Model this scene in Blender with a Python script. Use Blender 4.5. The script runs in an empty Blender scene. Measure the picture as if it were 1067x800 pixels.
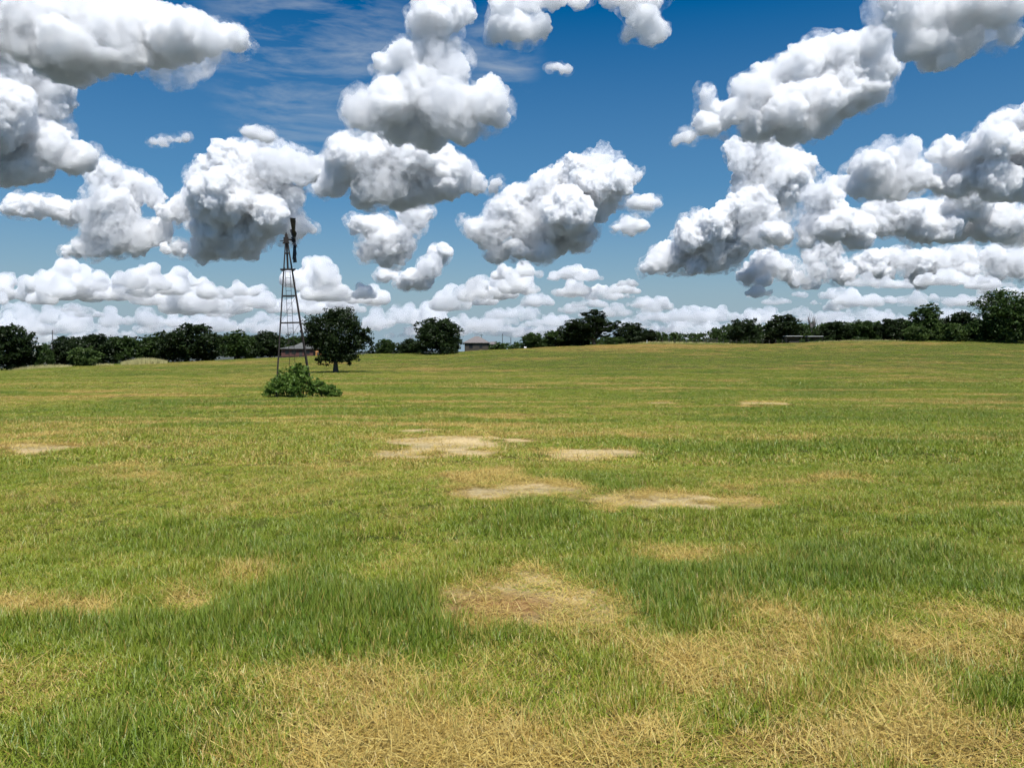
import bpy, bmesh, math, random
import numpy as np
from mathutils import Vector, Matrix

sc = bpy.context.scene
R = math.radians

# ------------------------------------------------------------------ camera, sky, sun, exposure
EYE = 1.6
PITCH = R(2.43)
FPX = 801.0                       # focal length in photo pixels (photo 1067 x 800)
cd = bpy.data.cameras.new('camera')
cam = bpy.data.objects.new('camera', cd)
sc.collection.objects.link(cam)
cd.sensor_width = 36.0
cd.lens = 36.0 * FPX / 1067.0
cd.clip_start = 0.05
cd.clip_end = 120000
cam.location = (0, 0, EYE)
cam.rotation_euler = (R(90) - PITCH, 0, 0)
sc.camera = cam

SUN_EL, SUN_AZ = R(65), R(158)    # azimuth clockwise from +Y (the way the camera looks): high, behind and to the right
world = bpy.data.worlds.new('World')
sc.world = world
world.use_nodes = True
wn = world.node_tree
bg = wn.nodes['Background']
sky = wn.nodes.new('ShaderNodeTexSky')
sky.sky_type = 'NISHITA'
sky.sun_disc = False
sky.sun_elevation = SUN_EL
sky.sun_rotation = SUN_AZ
sky.air_density = 1.0
sky.dust_density = 0.3
sky.ozone_density = 4.0
hsv = wn.nodes.new('ShaderNodeHueSaturation')
hsv.inputs['Hue'].default_value = 0.499
hsv.inputs['Saturation'].default_value = 1.62
hsv.inputs['Value'].default_value = 1.0
wn.links.new(sky.outputs[0], hsv.inputs['Color'])
# the hazy lower sky is a pale grey-blue all round the horizon
sep = wn.nodes.new('ShaderNodeSeparateXYZ')
wtc = wn.nodes.new('ShaderNodeTexCoord')
wn.links.new(wtc.outputs['Generated'], sep.inputs[0])
ramp = wn.nodes.new('ShaderNodeValToRGB')
wn.links.new(sep.outputs['Z'], ramp.inputs[0])
ce = ramp.color_ramp.elements
ce[0].position = 0.0; ce[0].color = (1, 1, 1, 1)
ce[1].position = 0.40; ce[1].color = (0, 0, 0, 1)
e_ = ce.new(0.035); e_.color = (.95, .95, .95, 1)
e_ = ce.new(0.10); e_.color = (.58, .58, .58, 1)
e_ = ce.new(0.18); e_.color = (.34, .34, .34, 1)
lowmix = wn.nodes.new('ShaderNodeMix'); lowmix.data_type = 'RGBA'
wn.links.new(ramp.outputs[0], lowmix.inputs[0])
wn.links.new(hsv.outputs[0], lowmix.inputs[6])
lowmix.inputs[7].default_value = (3.4, 4.7, 5.7, 1)
# thin high cirrus streaks left of the middle, high up
cm_ = wn.nodes.new('ShaderNodeMapping'); cm_.inputs['Scale'].default_value = (5.0, 5.0, 26.0); cm_.inputs['Rotation'].default_value = (0, R(7), 0)
wn.links.new(wtc.outputs['Generated'], cm_.inputs['Vector'])
cn1 = wn.nodes.new('ShaderNodeTexNoise'); cn1.inputs['Scale'].default_value = 1.6; cn1.inputs['Detail'].default_value = 8; cn1.inputs['Roughness'].default_value = .62; cn1.inputs['Distortion'].default_value = .35
wn.links.new(cm_.outputs[0], cn1.inputs['Vector'])
cr1 = wn.nodes.new('ShaderNodeMapRange')
for k_, x_ in zip((1, 2, 3, 4), (.42, .80, 0.0, .62)): cr1.inputs[k_].default_value = x_
wn.links.new(cn1.outputs['Fac'], cr1.inputs[0])
def near_dir(u, v, spread):
    d_ = ray_(u, v); n_ = wn.nodes.new('ShaderNodeVectorMath'); n_.operation = 'DOT_PRODUCT'; n_.inputs[1].default_value = d_
    wn.links.new(wtc.outputs['Generated'], n_.inputs[0])
    m_ = wn.nodes.new('ShaderNodeMapRange'); m_.interpolation_type = 'SMOOTHSTEP'; wn.links.new(n_.outputs['Value'], m_.inputs[0])
    m_.inputs[1].default_value = math.cos(R(spread)); m_.inputs[2].default_value = math.cos(R(spread * .35))
    return m_.outputs[0]
def ray_(u, v):
    return Vector(((u - 533.5) / 801, 1.0, (366 - v) / 801)).normalized()
cmask = wn.nodes.new('ShaderNodeMath'); cmask.operation = 'MAXIMUM'
wn.links.new(near_dir(330, 60, 8.5), cmask.inputs[0]); wn.links.new(near_dir(520, 62, 3.5), cmask.inputs[1])
cmul = wn.nodes.new('ShaderNodeMath'); cmul.operation = 'MULTIPLY'
wn.links.new(cmask.outputs[0], cmul.inputs[0]); wn.links.new(cr1.outputs[0], cmul.inputs[1])
cirrus = wn.nodes.new('ShaderNodeMix'); cirrus.data_type = 'RGBA'
wn.links.new(cmul.outputs[0], cirrus.inputs[0]); wn.links.new(lowmix.outputs[2], cirrus.inputs[6]); cirrus.inputs[7].default_value = (6.0, 6.6, 7.2, 1)
wn.links.new(cirrus.outputs[2], bg.inputs['Color'])
bg.inputs['Strength'].default_value = 0.072

sl = bpy.data.lights.new('sun', 'SUN')
sun = bpy.data.objects.new('sun', sl)
sc.collection.objects.link(sun)
sl.energy = 4.8
sl.angle = R(0.53)
sl.color = (1.0, 0.98, 0.95)
sdir = Vector((math.cos(SUN_EL) * math.sin(SUN_AZ), math.cos(SUN_EL) * math.cos(SUN_AZ), math.sin(SUN_EL)))
sun.rotation_euler = sdir.to_track_quat('Z', 'Y').to_euler()

sc.view_settings.view_transform = 'Standard'
sc.view_settings.look = 'None'
sc.view_settings.exposure = 0.30
sc.view_settings.gamma = 1.0
sc.cycles.max_bounces = 18
sc.cycles.diffuse_bounces = 2
sc.cycles.glossy_bounces = 2
sc.cycles.transmission_bounces = 4
sc.cycles.volume_bounces = 18
sc.cycles.transparent_max_bounces = 16
sc.cycles.adaptive_threshold = 0.015
sc.cycles.use_light_tree = False
sc.cycles.volume_step_rate = 0.35
sc.cycles.volume_max_steps = 512
sc.cycles.use_denoising = True
try:
    sc.cycles.denoiser = 'OPENIMAGEDENOISE'
    sc.cycles.denoising_prefilter = 'FAST'
except Exception:
    pass

# ------------------------------------------------------------------ helpers
CP, SP = math.cos(PITCH), math.sin(PITCH)

def ray(u, v):
    """direction (unit forward depth) through a photo pixel"""
    x = (u - 533.5) / FPX
    y = (400.0 - v) / FPX
    return np.array((x, CP + y * SP, -SP + y * CP))

def tag(o, label=None, cat=None, group=None, kind=None):
    if label: o['label'] = label
    if cat: o['category'] = cat
    if group: o['group'] = group
    if kind: o['kind'] = kind
    return o

def link(name, me, mat=None, parent=None):
    o = bpy.data.objects.new(name, me)
    sc.collection.objects.link(o)
    if mat is not None and len(me.materials) == 0:
        me.materials.append(mat)
    if parent is not None:
        o.parent = parent
    return o

def np_mesh(name, verts, faces, smooth=False):
    """verts (n,3), faces (m,k) of one size k"""
    verts = np.asarray(verts, np.float32)
    faces = np.asarray(faces, np.int32)
    me = bpy.data.meshes.new(name)
    m, k = faces.shape
    me.vertices.add(len(verts))
    me.vertices.foreach_set('co', verts.ravel())
    me.loops.add(m * k)
    me.loops.foreach_set('vertex_index', faces.ravel())
    me.polygons.add(m)
    me.polygons.foreach_set('loop_start', np.arange(0, m * k, k, dtype=np.int32))
    if smooth:
        me.polygons.foreach_set('use_smooth', np.ones(m, bool))
    me.update(calc_edges=True)
    return me

def new_mat(name):
    m = bpy.data.materials.new(name)
    m.use_nodes = True
    return m, m.node_tree, m.node_tree.nodes['Principled BSDF']
# ------------------------------------------------------------------ the lie of the land
def slope(v):
    """height gained per metre of depth along the line of sight of photo row v"""
    y = (400.0 - np.asarray(v, float)) / FPX
    return (-SP + y * CP) / (CP + y * SP)

EDGE_U = np.array([-900, -300, 0, 60, 150, 200, 280, 350, 400, 460, 500, 560, 620, 680, 740, 800, 880, 960, 1067, 1400, 2200], float)
EDGE_V = np.array([392, 389, 386, 382, 378.5, 377, 373, 370, 368.5, 368, 365, 362.5, 359.5, 357, 358, 358.5, 355.5, 355, 355.5, 357, 360], float)
YE = 215.0
_r = np.random.RandomState(5)
_perm = _r.permutation(512)
_val = _r.rand(512)

def vnoise(x, y, seed=0):
    x = np.asarray(x, float) + seed * 37.7; y = np.asarray(y, float) + seed * 17.3
    xi = np.floor(x).astype(int); yi = np.floor(y).astype(int)
    fx = x - xi; fy = y - yi
    fx = fx * fx * (3 - 2 * fx); fy = fy * fy * (3 - 2 * fy)
    def h(a, b):
        return _val[(_perm[(a + _perm[b & 511]) & 511])]
    return (h(xi, yi) * (1 - fx) + h(xi + 1, yi) * fx) * (1 - fy) + (h(xi, yi + 1) * (1 - fx) + h(xi + 1, yi + 1) * fx) * fy

def fbm(x, y, seed=0, o=4):
    s = 0; a = .5; t = 0
    for k in range(o):
        s = s + a * vnoise(x * 2 ** k, y * 2 ** k, seed + k * 3); t += a; a *= .5
    return s / t

def hermite(x, x0, x1, z0, z1, m0, m1):
    h = x1 - x0; t = np.clip((x - x0) / h, 0, 1)
    return z0 * (2*t**3 - 3*t**2 + 1) + m0 * h * (t**3 - 2*t**2 + t) + z1 * (-2*t**3 + 3*t**2) + m1 * h * (t**3 - t**2)

Z42 = EYE + slope(413.5) * 42
def zground(X, Y):
    X = np.asarray(X, float); Y = np.asarray(Y, float)
    rho = np.hypot(X, Y)
    az = np.arctan2(X, Y)
    azc = np.clip(az, -R(50), R(50))
    D = rho * np.cos(azc)
    u = 533.5 + FPX * np.tan(azc)
    back = np.clip((np.abs(az) - R(60)) / R(60), 0, 1)
    ve = np.interp(u, EDGE_U, EDGE_V)
    ze = EYE + slope(ve) * YE
    vm = 388 + (ve - 371) * .28
    zm = EYE + slope(vm) * 115
    m42 = -.012
    mm = (ze - Z42) / (YE - 42) * .8
    z = np.where(D < 42, hermite(D, 0, 42, 0.0, Z42, -.010, m42),
        np.where(D < 115, hermite(D, 42, 115, Z42, zm, m42, mm),
        np.where(D < YE, hermite(D, 115, YE, zm, ze, mm, (ze - zm) / (YE - 115) * .8),
                 ze - np.minimum((D - YE) ** 2 * 2e-4, .02 * (D - YE)) )))
    z = np.where(D > YE, np.maximum(z, -9.0), z)
    z = z * (1 - back)
    amp = np.clip(rho / 3, 0, 1) * np.clip((600 - rho) / 200, 0, 1)
    z = z + amp * (.10 * (fbm(X / 2.2, Y / 2.2, 1, 3) - .5) + .22 * (fbm(X / 9, Y / 9, 7, 2) - .5) * np.clip(rho / 12, 0, 1))
    return z

def project(X, Y, Z):
    zr = Z - EYE
    d = np.maximum(Y * CP - zr * SP, .05)
    return 533.5 + FPX * X / d, 400 - FPX * (Y * SP + zr * CP) / d

def at(u, v_unused, Y):
    """world point on the ground under photo column u at depth Y"""
    x = (u - 533.5) / FPX * Y * CP
    return float(x), float(Y), float(zground(x, Y))

# where the field is dry, bare or lush (what grows there): u, v, ru, rv, weight
DRY = [(460,462,50,11,1.4),(622,472,56,4,1.3),(500,494,34,4,.9),(548,514,54,10,1.2),(715,525,80,10,1.3),(500,625,98,26,1.1),(730,578,52,9,.9),(22,468,34,5,.9),
 (40,636,64,16,.95),(190,636,50,17,1.0),(245,600,46,17,.8),(105,490,46,4,.4),(170,494,34,3,.3),(360,492,28,3,.3),(380,520,18,3,.3),(690,420,22,2,.7),(795,420,14,2.4,.9),
 (520,785,150,34,1.3),(305,745,105,52,.8),(385,706,66,20,.95),(500,690,90,16,.45),(740,662,105,26,.9),(1000,664,100,26,.85),(950,796,190,22,1.0),(965,735,44,32,1.0),
 (640,735,160,50,.62),(820,690,120,34,.55),(70,722,110,22,.55),(600,700,80,18,.45),(860,745,110,36,.6),(1040,525,40,5,.5),(880,500,60,5,.4),(250,632,50,6,.3),(1055,755,40,20,.7),
 (700,361,130,3.2,.65),(245,378,70,2.4,.4),(850,358,130,2.4,.55),(620,364,60,3,.3),(920,532,60,6,.45),(300,395,40,3,.4),(450,385,60,2.5,.35),(900,384,90,2,.4),(980,395,70,2.5,.4),(160,406,90,3,.3)]
LUSH = [(360,640,150,38,1),(90,668,120,20,.8),(170,755,130,46,.9),(250,570,130,24,.7),(725,612,100,28,1),(920,598,190,30,.75),(1035,712,70,26,1),(610,508,70,12,.6),(860,406,46,6,.8),
 (470,665,70,18,.6),(80,600,110,14,.4),(330,575,60,20,.6),(760,752,40,16,.5),(905,700,34,20,.5),(560,560,90,18,.4),(250,425,160,8,.3),(100,440,120,8,.3),(720,470,160,10,.25),(560,455,60,6,.4),(1000,440,100,10,.4)]
BARE = [(460,462,52,11,1.35),(622,472,52,3.4,1.1),(548,514,48,8,1.1),(715,526,76,8,1.15),(496,626,92,24,1.35),(22,468,30,4,.8),(30,638,50,9,.6),(190,638,38,11,.7),(520,792,120,24,.35),(730,578,46,6,.6),(795,420,12,2,.8),(690,420,18,1.5,.5),(245,600,30,9,.5)]

def blobs(L, u, v, wob):
    s = np.zeros_like(u)
    for (cu, cv, ru, rv, w) in L:
        q = ((u - cu) / ru) ** 2 + ((v - cv) / rv) ** 2
        s = np.maximum(s, w * np.clip(1.35 - q * np.maximum(.8 + wob, .38), 0, 1))
    return s

def growth(X, Y, Z):
    """dry 0..1, bare 0..1, lush 0..1 at ground points"""
    amp = .20 * (1 + np.clip(Y, 0, 80) / 7)
    wpx = (fbm(X / .8 / (1 + np.abs(Y) / 25), Y / .8 / (1 + np.abs(Y) / 25), 61, 4) - .5) * 2.2 * amp
    wpy = (fbm(X / .7 / (1 + np.abs(Y) / 25), Y / .7 / (1 + np.abs(Y) / 25), 67, 4) - .5) * 2.2 * amp
    u, v = project(X + wpx, np.maximum(Y + wpy, .3), Z)
    front = Y > .8
    wob = (fbm(X / .9, Y / .9, 21, 5) - .5) * 3.6 + (fbm(X / 4, Y / 4, 23, 3) - .5) * 1.6
    d = blobs(DRY, u, v, wob) * front
    l = blobs(LUSH, u, v, wob) * front
    b = blobs(BARE, u, v, wob * .8) * front
    n = (fbm(X / 6, Y / 3.2, 31, 5) - .5) * 2.2 + (fbm(X / 26, Y / 14, 33, 3) - .5) * 1.5
    n2 = (fbm(X / .7, Y / .7, 35, 4) - .5) * 1.7
    n2 = n2 * np.clip(1.25 - (np.hypot(X, Y) - 40) / 60, .15, 1)
    far = np.clip((np.hypot(X, Y) - 8) / 40, 0, 1)
    dry = np.clip(.13 + .03 * far + .33 * n + .36 * n2 + .80 * d + .60 * n2 * d - .42 * l, 0, 1)
    n3 = np.clip((fbm(X / 13, Y / 3.6, 37, 4) - .5) * 2.6, -1, 1) * np.clip((Y - 14) / 30, 0, 1)
    n4 = (vnoise(X / 1.3, Y / .8, 39) - .5) * np.clip((Y - 14) / 30, 0, 1)
    dry = np.clip(dry + .30 * n3 + .22 * n4, 0, 1)
    st = np.clip((fbm(X / 11, Y / 2.0, 43, 3) - .57) * 7, 0, 1) * np.clip((Y - 9) / 14, 0, 1) * np.clip(1.4 - Y / 170, .2, 1)
    sl_ = np.clip((fbm(X / 8, Y / 2.2, 47, 3) - .55) * 6, 0, 1) * np.clip((Y - 9) / 14, 0, 1)
    dry = np.clip(dry + .62 * st - .25 * sl_, 0, 1)
    lush = np.clip(.24 + .55 * sl_ - .10 * far - .35 * n3 - .6 * n - .3 * n2 + .8 * l - .7 * d, 0, 1)
    return dry, np.clip(b, 0, 1), lush

# ground sheet: rings round the photographer, finer in the direction of view, out to the horizon
rad = np.concatenate(([0.0], np.geomspace(.35, 420, 470), np.geomspace(440, 60000, 40)))
azs = np.concatenate((np.arange(-44, 44, .22), np.arange(44, 316, 3.0)))
nA = len(azs)
RR, AA = np.meshgrid(rad[1:], np.radians(azs), indexing='ij')
GX = np.concatenate(([0.0], (RR * np.sin(AA)).ravel())); GY = np.concatenate(([0.0], (RR * np.cos(AA)).ravel()))
GZ = zground(GX, GY)
nR = len(rad) - 1
i = np.arange(nR - 1)[:, None] * nA + 1; j = np.arange(nA)[None, :]; j2 = (j + 1) % nA
quads = np.stack((i + j, i + j2, i + nA + j2, i + nA + j), -1).reshape(-1, 4)[:, ::-1]
gme = np_mesh('ground', np.stack((GX, GY, GZ), 1), quads, True)
gd, gb, gl = growth(GX, GY, GZ)
gu, gv = project(GX, GY, GZ)
gred = np.clip(1.3 - ((gu - 520) / 70) ** 2 - ((gv - 632) / 17) ** 2, 0, 1) * (GY > 1)
ca = gme.attributes.new('growth', 'FLOAT_COLOR', 'POINT')
ca.data.foreach_set('color', np.stack((gd, gb, gl, gred), 1).astype(np.float32).ravel())
gm, gt, gp = new_mat('meadow_soil')
ground = link('ground', gme, gm)
tag(ground, kind='structure')
L = gt.links.new
at_ = gt.nodes.new('ShaderNodeAttribute'); at_.attribute_name = 'growth'
sp_ = gt.nodes.new('ShaderNodeSeparateColor'); L(at_.outputs['Color'], sp_.inputs[0])
gpos = gt.nodes.new('ShaderNodeNewGeometry')

def noise(nt, vec, scale, detail=4, rough=.6, vscale=None):
    n = nt.nodes.new('ShaderNodeTexNoise')
    n.inputs['Scale'].default_value = scale; n.inputs['Detail'].default_value = detail; n.inputs['Roughness'].default_value = rough
    if vscale:
        mp = nt.nodes.new('ShaderNodeMapping'); mp.inputs['Scale'].default_value = vscale
        nt.links.new(vec, mp.inputs['Vector']); vec = mp.outputs[0]
    nt.links.new(vec, n.inputs['Vector'])
    return n.outputs['Fac']

def mrange(nt, val, a, b, c=0.0, d=1.0):
    m = nt.nodes.new('ShaderNodeMapRange')
    for k, x in zip((1, 2, 3, 4), (a, b, c, d)): m.inputs[k].default_value = x
    nt.links.new(val, m.inputs[0])
    return m.outputs[0]

def mix(nt, fac, a, b, mode='MIX'):
    m = nt.nodes.new('ShaderNodeMix'); m.data_type = 'RGBA'; m.blend_type = mode
    for s, x in ((0, fac), (6, a), (7, b)):
        if isinstance(x, (tuple, float, int)): m.inputs[s].default_value = x if not isinstance(x, tuple) else (*x, 1)[:4]
        else: nt.links.new(x, m.inputs[s])
    return m.outputs[2]

P = gpos.outputs['Position']
thatch = mix(gt, mrange(gt, noise(gt, P, 9, 6, .7), .35, .65), (.045, .060, .012), (.12, .125, .028))
straw = mix(gt, mrange(gt, noise(gt, P, 26, 6, .75), .35, .65), (.095, .058, .018), (.33, .22, .07))  # dry litter, its colour darkened to put shade into the gaps between blades
soil = mix(gt, mrange(gt, noise(gt, P, 14, 7, .7), .3, .7), (.36, .25, .12), (.60, .50, .29))
soil = mix(gt, at_.outputs['Alpha'], soil, mix(gt, mrange(gt, noise(gt, P, 22, 7, .75), .35, .65), (.16, .075, .026), (.42, .27, .12)))
c1 = mix(gt, mrange(gt, sp_.outputs[0], .25, .75), thatch, straw)
c2 = mix(gt, mrange(gt, sp_.outputs[1], .25, .7), c1, soil)
streak = mix(gt, mrange(gt, noise(gt, P, .9, 7, .7, (.35, 1.4, 1)), .3, .7), (.62, .64, .60), (1.30, 1.24, 1.1))
# beyond the field's edge the country is scrub and woodland, not meadow
dist = gt.nodes.new('ShaderNodeVectorMath'); dist.operation = 'LENGTH'; L(P, dist.inputs[0])
near_ = mix(gt, 1.0, c2, streak, 'MULTIPLY')
scrub = mix(gt, mrange(gt, noise(gt, P, .01, 4), .4, .6), (.05, .06, .055), (.09, .10, .088))  # haze put into the colour, darkened to cut bounce onto the clouds
L(mix(gt, mrange(gt, dist.outputs['Value'], 285, 330), near_, scrub), gp.inputs['Base Color'])
gp.inputs['Roughness'].default_value = 1.0
gp.inputs['Specular IOR Level'].default_value = .1
bp = gt.nodes.new('ShaderNodeBump'); bp.inputs['Strength'].default_value = .8; bp.inputs['Distance'].default_value = .03
L(noise(gt, P, 30, 6, .7), bp.inputs['Height']); L(bp.outputs[0], gp.inputs['Normal'])

# ------------------------------------------------------------------ grass
gmx, gx, gxp = new_mat('grass_blades')
def inst_attr(nt, name, typ='INSTANCER'):
    a = nt.nodes.new('ShaderNodeAttribute'); a.attribute_name = name; a.attribute_type = typ
    return a.outputs['Fac']
vary = inst_attr(gx, 'vary', 'GEOMETRY'); up = inst_attr(gx, 'up', 'GEOMETRY')
dryA = inst_attr(gx, 'dry'); lushA = inst_attr(gx, 'lush'); rndA = inst_attr(gx, 'rnd')
green = mix(gx, lushA, (.240, .305, .016), (.095, .195, .012))
green = mix(gx, mrange(gx, rndA, 0, 1, 0, .55), green, (.30, .31, .035))
straw2 = mix(gx, rndA, (.50, .335, .070), (.29, .17, .035))
vv = gx.nodes.new('ShaderNodeMath'); vv.operation = 'MULTIPLY'; vv.inputs[1].default_value = 7.31
gx.links.new(vary, vv.inputs[0])
fr = gx.nodes.new('ShaderNodeMath'); fr.operation = 'FRACT'; gx.links.new(vv.outputs[0], fr.inputs[0])
straw2 = mix(gx, fr.outputs[0], straw2, (.66, .52, .17))
isdry = gx.nodes.new('ShaderNodeMath'); isdry.operation = 'LESS_THAN'
gx.links.new(vary, isdry.inputs[0]); gx.links.new(dryA, isdry.inputs[1])
tip = mix(gx, mrange(gx, up, .6, 1.0, 0, .25), green, (.40, .34, .10))
colr = mix(gx, isdry.outputs[0], tip, straw2)
gx.nodes.remove(gxp)
df = gx.nodes.new('ShaderNodeBsdfDiffuse'); tl = gx.nodes.new('ShaderNodeBsdfTranslucent'); gl_ = gx.nodes.new('ShaderNodeBsdfGlossy')
gl_.inputs['Roughness'].default_value = .45; gl_.inputs['Color'].default_value = (.9, .9, .85, 1)
ms = gx.nodes.new('ShaderNodeMixShader'); ms.inputs[0].default_value = .17
ms2 = gx.nodes.new('ShaderNodeMixShader'); ms2.inputs[0].default_value = .035
gx.links.new(colr, df.inputs[0]); gx.links.new(colr, tl.inputs[0])
gx.links.new(df.outputs[0], ms.inputs[1]); gx.links.new(tl.outputs[0], ms.inputs[2])
gx.links.new(ms.outputs[0], ms2.inputs[1]); gx.links.new(gl_.outputs[0], ms2.inputs[2])
gx.links.new(ms2.outputs[0], gx.nodes['Material Output'].inputs['Surface'])

def tuft(n, radius, hgt, wid, flat, rs, seg=2, droop=.5):
    """n curved blades; returns a mesh with per-blade 'vary' and along-blade 'up'"""
    a = rs.rand(n) * 2 * np.pi; rr = radius * np.sqrt(rs.rand(n))
    bx, by = rr * np.cos(a), rr * np.sin(a)
    d = rs.rand(n) * 2 * np.pi
    ln = hgt * (.45 + .75 * rs.rand(n))
    lean = np.where(rs.rand(n) < flat, R(60) + R(27) * rs.rand(n), np.abs(rs.randn(n)) * R(20))
    w = wid * (.6 + .8 * rs.rand(n))
    ts = np.linspace(0, 1, seg + 1)
    face_dir = d + np.pi / 2 + rs.randn(n) * .5
    wx, wy = np.cos(face_dir), np.sin(face_dir)
    px, py, pz = bx.copy(), by.copy(), np.full(n, -.01) + flat * .02 * rs.rand(n)
    rows = []
    for k, t in enumerate(ts):
        ww = w * (1 - t ** 1.5) * .5
        if k == seg: rows.append([(px, py, pz)])
        else: rows.append([(px - wx * ww, py - wy * ww, pz), (px + wx * ww, py + wy * ww, pz)])
        an = np.minimum(lean + droop * rs.rand(n) * (k + 1) / seg, R(100))
        st = ln / seg
        px = px + np.sin(an) * np.cos(d) * st; py = py + np.sin(an) * np.sin(d) * st; pz = np.maximum(pz + np.cos(an) * st, .004)
    cols = [np.stack(p, 1) for r_ in rows for p in r_]
    nv = len(cols)
    V = np.stack(cols, 1).reshape(-1, 3)
    b0 = np.arange(n)[:, None] * nv
    tris = []
    for k in range(seg - 1):
        q = 2 * k
        tris += [[q, q + 1, q + 3], [q, q + 3, q + 2]]
    q = 2 * (seg - 1)
    tris.append([q, q + 1, q + 2])
    F = (b0[:, :, None] + np.array(tris)[None]).reshape(-1, 3)
    me = np_mesh('grass_tuft', V, F)
    va = np.repeat(rs.rand(n), nv); upv = np.tile(np.array([ts[k] for k, r_ in enumerate(rows) for p in r_]), n)
    for nm, arr in (('vary', va), ('up', upv)):
        at2 = me.attributes.new(nm, 'FLOAT', 'POINT'); at2.data.foreach_set('value', arr.astype(np.float32))
    me.materials.append(gmx)
    return me

rs = np.random.RandomState(77)
tcol = bpy.data.collections.new('grass_tufts')
SPEC = ([(64, .10, .105, .0042, .10, 3, .8)] * 4 + [(84, .15, .165, .0042, .96, 2, .35)] * 3 +      # 0-3 upright near, 4-6 lying straw near
        [(120, .30, .12, .0085, .08, 2, .7)] * 3 + [(70, .34, .22, .010, .9, 1, .3)] * 2 +           # 7-9 upright mid, 10-11 lying mid
        [(150, .95, .12, .022, .15, 1, .4)] * 3)                                                 # 12-14 far
for k, (n, rad_, h, w, fl, sg, dr) in enumerate(SPEC):
    o = bpy.data.objects.new('grass_tuft' if k == 0 else 'grass_tuft.%03d' % k, tuft(n, rad_, h, w, fl, rs, sg, dr))
    tcol.objects.link(o)

def scatter(y0, y1, dens, jitter_w=2.6):
    area = .70 * (y1 ** 2 - y0 ** 2) + 2 * jitter_w * (y1 - y0)
    n = int(area * dens)
    Y = np.sqrt(y0 ** 2 + rs.rand(int(n * 1.0)) * (y1 ** 2 - y0 ** 2))
    X = (rs.rand(len(Y)) * 2 - 1) * (.70 * Y + jitter_w)
    return X, Y

PX, PY, PK, PS, PD, PL = [], [], [], [], [], []
for (y0, y1, dens, up_k, fl_k, zone) in ((1.0, 6.5, 290, (0, 4), (4, 7), 0), (6.5, 12, 150, (0, 4), (4, 7), 0), (12, 26, 26, (7, 10), (10, 12), 1), (26, 55, 13, (7, 10), (10, 12), 1), (55, 110, 2.4, (12, 15), (12, 15), 2), (110, 216, 1.3, (12, 15), (12, 15), 2)):
    X, Y = scatter(y0, y1, dens)
    Z = zground(X, Y)
    d, b, l = growth(X, Y, Z)
    keep = rs.rand(len(X)) > b * np.where(Y < 4.2, .3, .86)
    X, Y, d, b, l = (q[keep] for q in (X, Y, d, b, l))
    flat = rs.rand(len(X)) < np.clip(d * .48 - .16 + b * .95, 0, .95)
    k = np.where(flat, rs.randint(fl_k[0], fl_k[1], len(X)), rs.randint(up_k[0], up_k[1], len(X)))
    clump = fbm(X / .42, Y / .42, 51, 4)
    s = np.where(flat, .7 + .5 * rs.rand(len(X)), (.27 + .42 * l + 1.35 * np.clip(clump - .40, 0, 1)) * (.75 + .6 * rs.rand(len(X))))
    s = s * (1 - .35 * b)
    PX.append(X); PY.append(Y); PK.append(k); PS.append(s)
    PD.append(np.clip(np.where(flat, d * .8 + .45, d * .95 + .03) + rs.randn(len(X)) * .15, 0, 1)); PL.append(np.clip(l + rs.randn(len(X)) * .24, 0, 1))
PX, PY, PK, PS, PD, PL = (np.concatenate(q) for q in (PX, PY, PK, PS, PD, PL))
PZ = zground(PX, PY)
pme = bpy.data.meshes.new('grass')
pme.vertices.add(len(PX))
pme.vertices.foreach_set('co', np.stack((PX, PY, PZ), 1).astype(np.float32).ravel())
def fattr(nm, arr, typ='FLOAT', key='value'):
    a = pme.attributes.new(nm, typ, 'POINT'); a.data.foreach_set(key, arr.ravel())
fattr('tuft', PK.astype(np.int32), 'INT')
sc3 = np.stack((.8 + .3 * PS, .8 + .3 * PS, PS), 1)
fattr('size', sc3.astype(np.float32), 'FLOAT_VECTOR', 'vector')
fattr('turn', np.stack((rs.randn(len(PX)) * .06, rs.randn(len(PX)) * .06, rs.rand(len(PX)) * 6.283), 1).astype(np.float32), 'FLOAT_VECTOR', 'vector')
fattr('dry', PD.astype(np.float32)); fattr('lush', PL.astype(np.float32)); fattr('rnd', rs.rand(len(PX)).astype(np.float32))
grass = link('grass', pme)
tag(grass, 'patchy green and straw coloured meadow grass covering the whole field', 'grass', None, 'stuff')
ng = bpy.data.node_groups.new('grow_grass', 'GeometryNodeTree')
ng.interface.new_socket('Geometry', in_out='INPUT', socket_type='NodeSocketGeometry')
ng.interface.new_socket('Geometry', in_out='OUTPUT', socket_type='NodeSocketGeometry')
gi = ng.nodes.new('NodeGroupInput'); go = ng.nodes.new('NodeGroupOutput')
ci = ng.nodes.new('GeometryNodeCollectionInfo'); ci.inputs['Collection'].default_value = tcol
ci.inputs['Separate Children'].default_value = True; ci.inputs['Reset Children'].default_value = True
ip = ng.nodes.new('GeometryNodeInstanceOnPoints'); ip.inputs['Pick Instance'].default_value = True
def named(nm, dt):
    n = ng.nodes.new('GeometryNodeInputNamedAttribute'); n.data_type = dt; n.inputs['Name'].default_value = nm
    return n.outputs['Attribute']
ng.links.new(gi.outputs[0], ip.inputs['Points']); ng.links.new(ci.outputs[0], ip.inputs['Instance'])
ng.links.new(named('tuft', 'INT'), ip.inputs['Instance Index'])
e2r = ng.nodes.new('FunctionNodeEulerToRotation'); ng.links.new(named('turn', 'FLOAT_VECTOR'), e2r.inputs[0])
ng.links.new(e2r.outputs[0], ip.inputs['Rotation']); ng.links.new(named('size', 'FLOAT_VECTOR'), ip.inputs['Scale'])
ng.links.new(ip.outputs[0], go.inputs[0])
gmod = grass.modifiers.new('grow', 'NODES'); gmod.node_group = ng
print('grass points', len(PX))
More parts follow.
